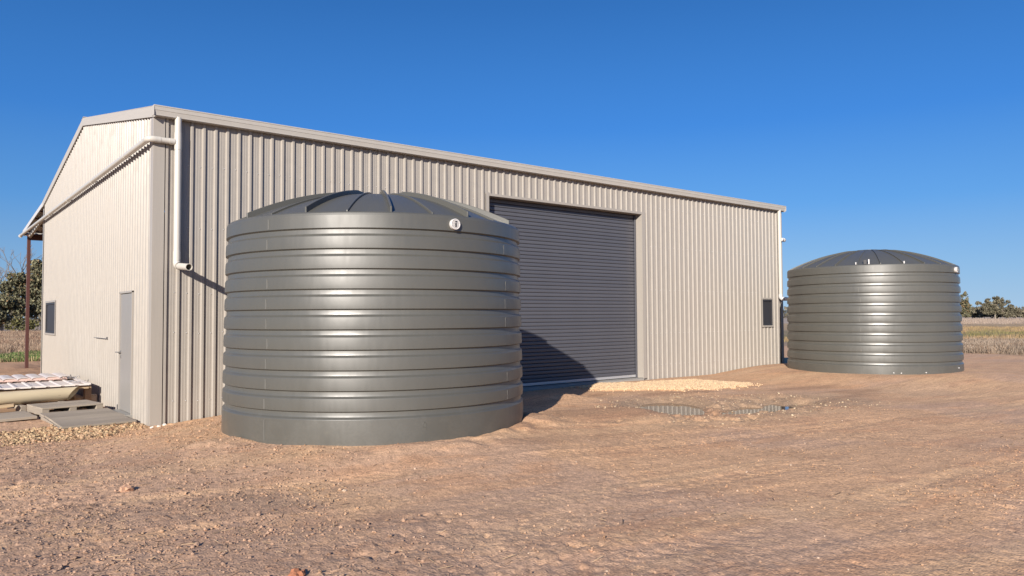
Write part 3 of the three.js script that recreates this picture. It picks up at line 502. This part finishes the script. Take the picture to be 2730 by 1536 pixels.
{ // bundle of white ribbed sheets on timber, and a second pile on its back half
  const sh = std([0.68, 0.61, 0.56], { map: speckle, roughness: 0.45 }), pink = std([0.60, 0.43, 0.37], { map: speckle, roughness: 0.6 });
  const sheet = (x0, x1, z0, z1, y, ph, m) => { const q = new Quads(); ribSheet(q, (u, v, o) => [u, y + o * 0.6, mix(z0, z1, v)], x0, x1, ph, 0.235, 0, 1); return q.geo(); };
  const t = thing('sheet_bundle', 'low stack of white ribbed wall sheets on timber beside the gable', 'metal sheets', [0, 0, 0]);
  for (let k = 0; k < 4; k++) part('metal_sheet', sheet(-3.6, -0.21 - 0.008 * k, -3.72 + 0.012 * k, -6.45, 0.366 + k * 0.007, 0.02, k < 3 ? pink : sh), k < 3 ? pink : sh, t);
  part('edge_fold', [box(3.4, 0.03, 0.20, -1.91, 0.395, -3.80, 0.004, [R(-4), 0, 0]), box(0.10, 0.012, 2.6, -0.25, 0.412, -5.1, 0.002)], sh, t);
  const u = thing('sheet_bundle', 'upper pile of upturned white sheets with curved fronts along the back of the stack', 'metal sheets', [0, 0, 0]);
  const hat = (x) => { const s = new THREE.Shape(); s.moveTo(-0.119, 0.012); s.lineTo(-0.112, 0.035); s.quadraticCurveTo(-0.08, 0.056, -0.04, 0.058); s.lineTo(0.05, 0.056); s.quadraticCurveTo(0.09, 0.052, 0.119, 0.026); s.lineTo(0.119, 0.018); s.quadraticCurveTo(0.09, 0.040, 0.05, 0.046); s.lineTo(-0.04, 0.048); s.quadraticCurveTo(-0.075, 0.046, -0.10, 0.028); s.lineTo(-0.107, 0.012); s.lineTo(-0.119, 0.012);
    return new THREE.ExtrudeGeometry(s, { depth: 1.15, bevelEnabled: false, curveSegments: 5 }).translate(x, 0.425, -6.38); };
  for (let k = 0; k < 12; k++) part('folded_sheet', hat(-0.42 - k * 0.240), sh, u);
  part('shade_filler', box(2.86, 0.05, 1.08, -1.74, 0.437, -5.785, 0.004), pink, u);  // added filler; its pinkish brown stands in for shade below the folded fronts
  part('underside_sheet', sheet(-3.2, -0.30, -5.20, -6.4, 0.400, 0.1, pink), pink, u);
  one('timber_batten', [box(3.4, 0.04, 0.07, -1.90, 0.345, -3.78, 0.004), box(1.2, 0.03, 0.05, -0.85, 0.338, -3.72, 0.004)], M.paleWood, 'pale timber batten under the front edge of the white sheets', 'timber');
  one('timber_stub', box(0.115, 0.325, 0.12, -0.245, 0.155, -3.86, 0.008), M.brownWood, 'short upright timber stub holding the right end of the white sheets', 'timber');
  for (const z of [-5.0, -6.2]) one('timber_bearer', box(3.2, 0.32, 0.10, -1.9, 0.165, z, 0.006), M.brownWood, z > -5.5 ? 'dark timber bearer in the shade under the middle of the sheets' : 'dark timber bearer in the shade under the back of the sheets', 'timber');
  one('concrete_block', [box(0.10, 0.13, 0.16, -0.12, 0.085, -4.02, 0.01), box(0.11, 0.03, 0.12, -0.125, 0.165, -4.00, 0.008)], std([0.52, 0.42, 0.34], { map: paleWoodMap, roughness: 0.95 }), 'small pale broken block against the gable beside the stacked sheets', 'block');
  const r = rng(77), wires = []; for (let k = 0; k < 16; k++) { const x = -0.36 + (r() - 0.5) * 0.24, z = -5.2 + (r() - 0.5) * 0.5, a = r() * 6.28, l = 0.06 + 0.12 * r(); wires.push(tube([[x, 0.425, z], [x + Math.cos(a) * l * 0.5, 0.445 + 0.05 * r(), z + Math.sin(a) * l * 0.5], [x + Math.cos(a) * l, 0.43 + 0.03 * r(), z + Math.sin(a) * l]], 0.007, 6, 5)); }
  one('wire_scrap', wires, M.steel, 'tangle of dark wire scraps on the right end of the white sheets', 'wire');
  one('metal_clip', [box(0.13, 0.012, 0.07, -0.45, 0.425, -4.45, 0.004, [0, 0.5, 0.1]), box(0.10, 0.012, 0.04, -0.36, 0.424, -4.22, 0.004, [0, 0.2, 0])], std([0.36, 0.36, 0.38], { roughness: 0.5 }), 'small grey metal clips lying on the white sheets', 'metal clips');
}

// ------------------------------------------------------------------ loose stones, clods, gravel, straw
function lump(seed, flat = 0.7, detail = 1) {
  const g = new THREE.IcosahedronGeometry(1, detail), p = g.attributes.position, v = new THREE.Vector3();
  for (let i = 0; i < p.count; i++) { v.fromBufferAttribute(p, i); const k = 0.72 + 0.55 * hash(Math.round(v.x * 50), Math.round(v.y * 50) * 7 + Math.round(v.z * 50), seed); p.setXYZ(i, v.x * k, v.y * k * flat, v.z * k * (0.8 + 0.2 * hash(seed, 3, 1))); }
  g.computeVertexNormals(); return g;
}
const stoneMat = new THREE.MeshStandardMaterial({ color: 0xffffff, roughness: 0.95 });
function scatter(name, label, geo, n, seed, where, size, colour, sink = 0.25, mat = stoneMat, flatTilt = true) {
  const r = rng(seed), im = new THREE.InstancedMesh(geo, mat, n), m = new THREE.Matrix4(), q = new THREE.Quaternion(), e = new THREE.Euler(), c = new THREE.Color(); let k = 0, guard = 0;
  while (k < n && guard++ < n * 60) {
    const w = where(r); if (!w) continue; const s = size(r, w[0], w[1]); if (inTank(w[0], w[1], s) || nearShed(w[0], w[1])) continue;
    e.set(flatTilt ? (r() - 0.5) * 0.8 : r() * 6, r() * 6.28, flatTilt ? (r() - 0.5) * 0.8 : r() * 6); q.setFromEuler(e);
    m.compose(new THREE.Vector3(w[0], groundHeight(w[0], w[1]) + s * (0.5 - sink), w[1]), q, new THREE.Vector3(s, s, s)); im.setMatrixAt(k, m);
    const b = colour(r, w[0], w[1]); c.setRGB(...b); im.setColorAt(k, c); k++;
  }
  im.count = k; im.name = numbered(name); im.castShadow = im.receiveShadow = true; scene.add(im); return tag(im, label, null, null, 'stuff');
}
const inTank = (x, z, s) => Math.hypot(x - T1[0], z - T1[1]) < 2.08 + s || Math.hypot(x - T2[0], z - T2[1]) < 2.08 + s;
const nearArea = (r) => { const x = -2.9 + 12.5 * r(), z = -0.2 + 11.2 * r(); return [x, z]; };
const dens = (x, z) => 0.05 + (0.22 + 0.6 * sstep(2.2, 0.2, x)) * sstep(0.48, 0.68, fbm(x * 0.7, z * 0.7, 3, 501)) + 0.7 * sstep(1.2, -1.8, x) + 0.5 * sstep(8.6, 10.2, z) * sstep(3.0, 4.4, x);
const lognorm = (r, a, b) => a * Math.exp(b * (r() + r() + r() - 1.5) * 1.3);
scatter('dirt_clods', 'small crumbled clods of dirt strewn over the foreground', lump(1), 16000, 21, (r) => { const w = nearArea(r); return r() < dens(...w) * 0.6 && puddleDepth(...w) < -0.1 ? w : null; }, (r, x, z) => Math.min(0.009 + 0.016 * sstep(2.0, -1.8, x), lognorm(r, 0.0050, 0.8)), (r, x, z) => { const c = groundColour(x, z), k = 0.45 + 0.35 * r(); return [c[0] * k, c[1] * k * 1.03, c[2] * k * 1.1]; }, 0.05);
scatter('pale_pebbles', 'pale pebbles scattered thinly over the dirt', lump(2), 700, 22, (r) => { const w = nearArea(r); return r() < 0.25 + 0.5 * sstep(0.5, 0.65, fbm(w[0] * 0.5 + 4, w[1] * 0.5, 3, 503)) ? w : null; }, (r) => Math.min(0.014, lognorm(r, 0.0046, 0.6)), (r) => { const k = 0.8 + 0.35 * r(); return [0.48 * k, 0.36 * k, 0.265 * k]; }, 0.1);
scatter('gravel', 'pale yellow gravel heap in front of the roller door jamb', lump(3, 0.75), 15000, 23, (r) => { const x = 7.8 + 5 * r(), z = 0.05 + 3.4 * r(); return gravelPile(x, z) > 0.04 * r() + 0.02 || (r() < 0.03 && gravelPile(x * 0.9 + 1.01, z * 0.9 + 0.17) > 0) ? [x, z] : null; }, (r) => 0.010 + 0.011 * r(), (r) => { const k = 0.60 + 0.42 * r(); return [0.66 * k, 0.475 * k * (0.96 + 0.06 * r()), 0.285 * k]; }, 0.1, stoneMat, false);
scatter('gravel', 'coarse yellow gravel around the timber platform by the gable', lump(4, 0.75), 15000, 24, (r) => { const x = -2.9 + 3.3 * r(), z = -2.4 + 4 * r(); return gravelLeft(x, z) > r() * 0.8 + 0.05 ? [x, z] : null; }, (r) => 0.006 + 0.012 * r() * r() + (r() < 0.03 ? 0.018 : 0), (r) => { const k = 0.35 + 0.6 * r(); return r() < 0.2 ? [0.42 * k, 0.24 * k, 0.13 * k] : [0.62 * k, 0.44 * k * (0.92 + 0.1 * r()), 0.25 * k]; }, 0.1, stoneMat, false);
scatter('gravel', 'scattered yellow stones and mud crumbs around the puddle', lump(5, 0.7), 700, 25, (r) => { const x = 5.6 + 5 * r(), z = 3 + 3.4 * r(); const d = puddleDepth(x, z); return d > -0.95 && d < 0.2 && r() < 0.5 ? [x, z] : null; }, (r) => 0.006 + 0.016 * r() * r(), (r) => { const k = 0.5 + 0.5 * r(); return r() < 0.35 ? [0.64 * k, 0.5 * k, 0.33 * k] : [0.36 * k, 0.24 * k, 0.16 * k]; }, 0.15);
{ const straw = new THREE.CylinderGeometry(0.06, 0.05, 2, 4).rotateZ(Math.PI / 2);
  scatter('straw_litter', 'dry straw and twig bits lying on the dirt', straw, 3800, 26, (r) => { const w = nearArea(r); return r() < dens(...w) * 0.6 ? w : null; }, (r) => 0.018 + 0.045 * r() * r(), (r) => { const k = 0.5 + 0.7 * r(); return r() < 0.6 ? [0.42 * k, 0.30 * k, 0.19 * k] : [0.2 * k, 0.13 * k, 0.09 * k]; }, 0.42, stoneMat, true); }
function clod(label, x, z, s, col, seed, cat = 'clod') { const g = lump(seed, 0.65, 2).scale(s, s, s * 0.8).translate(x, groundHeight(x, z) + s * 0.18, z); return one(cat === 'stone' ? 'loose_stone' : 'dirt_clod', g, std(col, { roughness: 0.95 }), label, cat); }
clod('rust red clod cut by the bottom edge of the picture', -1.055, 8.06, 0.055, [0.33, 0.135, 0.07], 31);
clod('broad reddish clod in the lower left foreground', -1.36, 4.95, 0.06, [0.46, 0.27, 0.17], 32);
clod('pale stone in the foreground dirt below the front tank', 0.20, 6.15, 0.022, [0.56, 0.43, 0.31], 33, 'stone');
for (const [k, dx, dz, n] of [[0, -0.03, 0.16, 'leftmost'], [1, 0.06, 0.19, 'middle one'], [2, 0.15, 0.15, 'rightmost']]) { const o = clod(n + ' of the three white pebbles at the foot of the near shed corner', dx, dz, 0.030, [0.68, 0.63, 0.56], 41 + k, 'stone'); o.userData.group = 'white pebbles at the near shed corner'; }

// ------------------------------------------------------------------ dry grass
function blades(n, h, spread, seed, lean = 0.35) {
  const r = rng(seed), q = new Quads();
  for (let k = 0; k < n; k++) { const a = r() * 6.28, d = spread * Math.sqrt(r()), x = Math.cos(a) * d, z = Math.sin(a) * d, hh = h * (0.45 + 0.6 * r()), b = r() * 6.28, l = hh * lean * r(), w = 0.006 + 0.008 * r(), c = Math.cos(b) * w, s = Math.sin(b) * w, tx = x + Math.cos(a) * l, tz = z + Math.sin(a) * l; q.q([x - c, -0.03, z - s], [x + c, -0.03, z + s], [tx + c * 0.5, hh, tz + s * 0.5], [tx - c * 0.5, hh, tz - s * 0.5], [0, 0], [1, 0], [1, 1], [0, 1]); }
  return q.geo();
}
const grassMat = new THREE.MeshStandardMaterial({ color: 0xffffff, roughness: 0.9, side: THREE.DoubleSide });
const farH = (x, z) => groundHeight(x, z);
function grass(name, label, geo, n, seed, where, sc, col) {
  const r = rng(seed), im = new THREE.InstancedMesh(geo, grassMat, n), m = new THREE.Matrix4(), q = new THREE.Quaternion(), c = new THREE.Color(); let k = 0, guard = 0;
  while (k < n && guard++ < n * 40) { const w = where(r); if (!w) continue; const s = sc(r, ...w); q.setFromAxisAngle(new THREE.Vector3(0, 1, 0), r() * 6.28); m.compose(new THREE.Vector3(w[0], farH(w[0], w[1]), w[1]), q, new THREE.Vector3(s, s * (0.7 + 0.6 * r()), s)); im.setMatrixAt(k, m); c.setRGB(...col(r, ...w)); im.setColorAt(k, c); k++; }
  im.count = k; im.name = numbered(name); im.castShadow = im.receiveShadow = true; scene.add(im); return tag(im, label, null, null, 'stuff');
}
// positions in a paddock: p metres along the sight line from the camera and s metres across it
const onRight = (p, s) => [-2.9 + p * 0.953 + s * 0.303, 12.45 - p * 0.303 + s * 0.953], onLeft = (p, s) => [-2.9 + p * 0.093 + s * 0.996, 12.45 - p * 0.996 + s * 0.093];
grass('dry_grass', 'tall pale dry grass at the paddock edge behind the far tank', blades(60, 0.25, 0.45, 51, 1.3), 4600, 52, (r) => { const p = 31.2 + 16 * Math.pow(r(), 1.25), w = onRight(p, (r() - 0.5) * 0.34 * p); if (p < 31.4 + 5 * fbm(w[0] * 0.35, w[1] * 0.35, 3, 50) * (0.6 + 0.8 * r())) return null; return fbm(w[0] * 0.5, w[1] * 0.5, 3, 53) > 0.42 ? w : null; }, (r) => 0.45 + 0.9 * r() * r() + 0.2 * r(), (r) => { const k = 0.7 + 0.5 * r(); return r() < 0.8 ? [0.285 * k, 0.22 * k, 0.165 * k] : [0.19 * k, 0.125 * k, 0.082 * k]; });
grass('low_grass', 'short olive green and straw grass across the right paddock', blades(16, 0.16, 0.4, 54), 3000, 55, (r) => onRight(46 + 60 * r(), (r() - 0.5) * 0.34 * 80), (r) => 0.7 + 0.7 * r(), (r, x, z) => { const g = sstep(0.4, 0.6, fbm(x * 0.12, z * 0.3, 3, 56)), k = 0.7 + 0.5 * r(); return mix3([0.34 * k, 0.225 * k, 0.12 * k], [0.19 * k, 0.165 * k, 0.065 * k], g * (x < 80 ? 1 : 0.3)); });
grass('far_dry_grass', 'far band of pale dry grass before the right scrub', blades(20, 0.42, 1.8, 57, 1.2), 2600, 58, (r) => onRight(130 + 100 * r(), (r() - 0.5) * 0.3 * 180), (r) => 0.7 + 0.7 * r(), (r) => { const k = 0.7 + 0.5 * r(); return [0.33 * k, 0.255 * k, 0.20 * k]; });
grass('green_grass', 'strip of short green grass behind the verandah post', blades(30, 0.13, 0.32, 59, 0.9), 1700, 60, (r) => { const w = onLeft(34.5 + 8 * r(), (r() - 0.45) * 9); return fbm(w[0] * 0.6, w[1] * 0.6, 3, 61) > 0.42 ? w : null; }, (r) => 0.6 + 0.7 * r(), (r) => { const k = 0.7 + 0.6 * r(); return r() < 0.7 ? [0.10 * k, 0.15 * k, 0.04 * k] : [0.30 * k, 0.24 * k, 0.13 * k]; });
grass('brown_grass', 'low brown dead grass on the left paddock before the gum trees', blades(34, 0.22, 0.55, 62, 1.0), 3600, 63, (r) => { const p = 42 + 70 * r(); return onLeft(p, (r() - 0.45) * 0.25 * p); }, (r) => 0.5 + 0.8 * r(), (r) => { const k = 0.6 + 0.6 * r(); return r() < 0.6 ? [0.36 * k, 0.26 * k, 0.18 * k] : [0.22 * k, 0.13 * k, 0.085 * k]; });

// ------------------------------------------------------------------ trees
const leafMat = new THREE.MeshStandardMaterial({ vertexColors: true, roughness: 0.75, side: THREE.DoubleSide });
const barkMat = std([0.26, 0.22, 0.18], { roughness: 0.95 }), paleBark = std([0.42, 0.38, 0.33], { roughness: 0.9 });
function limb(list, a, b, r0, r1, r) { const m = [(a[0] + b[0]) / 2 + (r() - 0.5) * 0.3, (a[1] + b[1]) / 2 + (r() - 0.5) * 0.2, (a[2] + b[2]) / 2 + (r() - 0.5) * 0.3]; list.push(cyl(r0, a, m, 7, (r0 + r1) / 2), cyl((r0 + r1) / 2, m, b, 7, r1)); }
function tree(name, label, category, pos, clumps, opt) { // clumps: [x, y, z, rx, ry, rz] round the trunk base
  const r = rng(opt.seed), t = thing(name, label, category, [pos[0], 0, pos[1]], opt.turn || 0, opt.group), wood = [], P = [], N = [], C = [];
  const top = [opt.lean || 0, opt.trunk || 2, 0]; limb(wood, [0, -0.3, 0], top, opt.girth || 0.3, (opt.girth || 0.3) * 0.7, r);
  const leaf = opt.leaf || 0.3, a = new THREE.Vector3(), b = new THREE.Vector3(), n = new THREE.Vector3();
  for (const c of clumps) {
    limb(wood, top, [c[0], c[1] - c[4] * 0.2, c[2]], (opt.girth || 0.3) * 0.5, 0.04, r);
    const sub = []; for (let k = 0; k < 9; k++) { n.set(r() - 0.5, r() - 0.45, r() - 0.5).normalize(); sub.push([c[0] + n.x * c[3] * 0.72, c[1] + n.y * c[4] * 0.72, c[2] + n.z * c[5] * 0.72, (0.34 + 0.25 * r()) * Math.min(c[3], c[4], c[5]) + 0.12]); }
    const cnt = Math.round((opt.density || 260) * c[3] * c[5] ** 0.5 * c[4]);
    for (let k = 0; k < cnt; k++) {
      const s = sub[Math.floor(r() * sub.length)]; n.set(r() - 0.5, r() - 0.5, r() - 0.5).normalize(); const d = s[3] * Math.cbrt(0.15 + 0.85 * r());
      const x = s[0] + n.x * d, y = Math.max(0.15, s[1] + n.y * d * 0.85), z = s[2] + n.z * d, l = leaf * (0.5 + 0.8 * r());
      a.set(r() - 0.5, r() - 0.7, r() - 0.5).normalize().multiplyScalar(l); b.set(r() - 0.5, r() - 0.5, r() - 0.5).cross(a).normalize().multiplyScalar(l * 0.55);
      P.push(x - a.x, y - a.y, z - a.z, x + b.x, y + b.y, z + b.z, x + a.x, y + a.y, z + a.z, x - a.x, y - a.y, z - a.z, x + a.x, y + a.y, z + a.z, x - b.x, y - b.y, z - b.z);
      const v = 0.55 + 0.9 * r(), col = opt.colour(r, s); for (let q = 0; q < 6; q++) C.push(col[0] * v, col[1] * v, col[2] * v);
    }
  }
  part('trunk', wood, opt.bark || barkMat, t);
  if (P.length) { const g = new THREE.BufferGeometry(); g.setAttribute('position', new THREE.Float32BufferAttribute(P, 3)); g.setAttribute('color', new THREE.Float32BufferAttribute(C, 3)); g.computeVertexNormals(); part('crown', g, leafMat, t); }
  return t;
}
const gum = (r) => (r() < 0.10 ? [0.20, 0.12, 0.055] : r() < 0.55 ? [0.15, 0.135, 0.07] : [0.112, 0.112, 0.066]);
const olive = (r) => [0.115, 0.105, 0.036], scrub = (r) => (r() < 0.4 ? [0.155, 0.13, 0.085] : [0.12, 0.108, 0.072]);
// left paddock
tree('gum_tree', 'tall dense gum tree half hidden behind the left shed corner', 'tree', [11.0, -106], [[-0.2, 8.4, 0, 1.5, 1.5, 1.6], [-0.6, 6.9, 0.4, 1.3, 1.5, 1.4], [0.9, 9.2, 0.2, 1.6, 1.3, 1.6], [0.6, 7.2, -0.3, 1.8, 1.6, 1.6], [-0.3, 4.8, 0.6, 1.7, 1.6, 1.6], [1.2, 5.2, 0, 1.9, 1.8, 1.8], [-0.1, 2.7, 0.9, 1.7, 1.4, 1.5], [1.3, 2.8, 0.7, 1.8, 1.4, 1.6]], { seed: 301, trunk: 2.2, girth: 0.35, colour: gum, density: 520, leaf: 0.20 });
tree('gum_tree', 'round gum tree behind the brown verandah post', 'tree', [8.3, -108], [[0, 6.6, 0, 1.6, 1.2, 1.5], [-1.2, 5.9, 0.3, 0.9, 1.0, 1.0], [0.9, 6.0, 0.2, 1.3, 1.2, 1.3], [-0.6, 4.9, 0.5, 1.4, 1.1, 1.3], [0.7, 4.6, 0.5, 1.5, 1.2, 1.3], [-0.4, 3.4, 0.6, 1.7, 1.2, 1.4], [0.9, 3.0, 0.5, 1.6, 1.3, 1.4], [-1.5, 4.4, 0, 0.6, 0.5, 0.6]], { seed: 302, trunk: 2, girth: 0.3, colour: gum, density: 520, leaf: 0.20, bark: paleBark });
tree('gum_tree', 'low spreading gum tree at the left edge of the picture', 'tree', [6.1, -104], [[0, 3.4, 0, 2.0, 1.3, 1.6], [1.4, 3.0, 0.3, 1.4, 1.2, 1.4], [-1.6, 3.4, 0, 1.6, 1.4, 1.5], [0.8, 1.7, 0.6, 1.6, 1.0, 1.3], [-0.8, 1.7, 0.6, 1.7, 1.1, 1.3], [-3.0, 3.8, 0, 1.8, 1.6, 1.6]], { seed: 303, trunk: 1.2, girth: 0.25, colour: gum, density: 520, leaf: 0.20 });
tree('shrub', 'olive green shrub at the foot of the gum trees left of the post', 'shrub', [7.8, -98], [[0, 0.8, 0, 1.2, 0.9, 0.9], [0.9, 0.7, 0.2, 0.9, 0.7, 0.8], [-0.9, 0.6, 0, 0.8, 0.6, 0.7]], { seed: 304, trunk: 0.4, girth: 0.1, colour: olive, density: 520, leaf: 0.16 });
function deadTree(label, pos, h, seed, low) {
  const t = thing('dead_tree', label, 'tree', [pos[0], 0, pos[1]]), r = rng(seed), w = [];
  (function grow(a, dir, len, rad, n) { const b = [a[0] + dir[0] * len, a[1] + dir[1] * len, a[2] + dir[2] * len]; w.push(cyl(rad, a, b, 5, rad * 0.7)); if (n <= 0) return; const c = 2 + (r() < 0.5 ? 1 : 0); for (let k = 0; k < c; k++) { const d = new THREE.Vector3(dir[0] + (r() - 0.5) * 1.3, dir[1] + (r() - 0.35) * 0.6, dir[2] + (r() - 0.5) * 1.3).normalize(); grow(b, [d.x, d.y, d.z], len * (0.6 + 0.25 * r()), rad * 0.66, n - 1); } })([0, -0.2, 0], [0, 1, 0], h, 0.14, 5);
  part('trunk', w, std([0.24, 0.20, 0.17], { roughness: 0.95 }), t); return t;
}
deadTree('bare dead tree poking above the round gum tree', [7.9, -112], 3.7, 401);
deadTree('bare branches at the left edge above the low gum tree', [4.6, -111], 2.9, 402);
// right paddock
const ATR = (px, dep) => { const c = (px - 1365) / 1983; return [-2.9 + dep * (0.628 + c * 0.778), 12.45 + dep * (-0.778 + c * 0.628)]; };
tree('gum_tree', 'thin tall gum tree just right of the far tank', 'tree', ATR(2572, 205), [[0.2, 6.9, 0, 0.5, 0.7, 0.5], [-0.9, 6.2, 0, 0.5, 0.8, 0.5], [0.5, 5.6, 0, 0.35, 0.8, 0.4], [-0.5, 4.4, 0, 1.3, 1.0, 1.0], [0.1, 3.0, 0, 1.7, 1.2, 1.2], [0.9, 3.7, 0, 0.6, 0.5, 0.6], [0, 1.5, 0, 1.9, 1.1, 1.3]], { seed: 311, turn: R(-72), trunk: 2.2, girth: 0.18, colour: gum, density: 330, leaf: 0.3 });
tree('gum_tree', 'broad rounded gum tree standing alone above the right scrub', 'tree', ATR(2652, 215), [[-4.0, 4.5, 1.6, 0.8, 0.5, 0.8], [-2.8, 3.7, 1.2, 1.0, 0.8, 0.9], [-1.8, 5.3, 0.8, 0.7, 0.6, 0.8], [-1.1, 4.2, 0.5, 0.9, 0.9, 1.0], [0.2, 5.8, 0, 0.9, 0.6, 0.9], [0.3, 4.4, 0.3, 1.1, 1.0, 1.0], [1.7, 5.4, -0.8, 0.6, 0.55, 0.7], [2.1, 4.1, -0.9, 0.9, 0.8, 0.9], [3.1, 4.9, -1.4, 0.7, 0.45, 0.7], [3.9, 3.5, -1.8, 1.0, 0.6, 0.9], [0.3, 2.6, 0, 2.6, 1.1, 1.2], [-2, 2.2, 0, 1.6, 1.0, 1.2], [3.6, 2.4, 0, 1.7, 1.0, 1.2]], { seed: 312, turn: R(-72), trunk: 1.8, girth: 0.22, colour: (r) => (r() < 0.5 ? [0.15, 0.13, 0.082] : [0.11, 0.102, 0.066]), density: 300, leaf: 0.32 });
{ const rr = rng(900); const seen = [[2590, 'left of the broad gum tree, nearest the far tank'], [2606, 'second from the far tank in the scrub line'], [2622, 'just left of the broad gum tree'], [2672, 'under the right side of the broad gum tree'], [2692, 'just right of the broad gum tree'], [2708, 'second from the right edge'], [2724, 'at the right edge of the picture']];
  for (const [px, where] of seen) { const h = 2.6 + 0.9 * rr(); tree('scrub_bush', 'dull olive scrub bush ' + where, 'bush', ATR(px, 222 + 12 * rr()), [[-1.1, h * 0.5, 0, 1.4, h * 0.42, 1.0], [0.4, h * 0.62, 0, 1.2, h * 0.40, 1.0], [1.5, h * 0.45, 0, 1.3, h * 0.38, 1.0]], { seed: 320 + px, turn: R(-72), trunk: 0.6, girth: 0.1, colour: scrub, density: 260, leaf: 0.34, group: 'scrub bushes along the right paddock' }); }
}
{ // the far belt of bush along the horizon reads as one mass
  const r = rng(950), P = [], C = [];
  for (let k = 0; k < 15000; k++) { const right = k < 11000; const s = r() - 0.5, dep = (right ? 300 : 190) + 40 * r(), w = right ? ATR(2560 + 1500 * s, dep) : onLeft(dep, (r() - 0.35) * 90); const top = 2.4 + 3.2 * fbm(w[0] * 0.05, w[1] * 0.05, 3, 951) * (right ? 1 : 1.2), y = 0.1 + top * Math.pow(r(), 0.8), l = 0.5 + 0.4 * r();
    const a = new THREE.Vector3(r() - 0.5, r() - 0.5, r() - 0.5).normalize().multiplyScalar(l), b = new THREE.Vector3(r() - 0.5, r() - 0.5, r() - 0.5).normalize().multiplyScalar(l);
    P.push(w[0] - a.x, y - a.y, w[1] - a.z, w[0] + b.x, y + b.y, w[1] + b.z, w[0] + a.x, y + a.y, w[1] + a.z); const v = 0.7 + 0.6 * r(), c = scrub(r); for (let q = 0; q < 3; q++) C.push(c[0] * v, c[1] * v, c[2] * v); }
  const g = new THREE.BufferGeometry(); g.setAttribute('position', new THREE.Float32BufferAttribute(P, 3)); g.setAttribute('color', new THREE.Float32BufferAttribute(C, 3)); g.computeVertexNormals();
  const m = new THREE.Mesh(g, leafMat); m.name = 'far_bushland'; m.castShadow = true; scene.add(m); tag(m, 'low far belt of olive bushland along the horizon', null, null, 'stuff');
}

renderer.render(scene, camera);
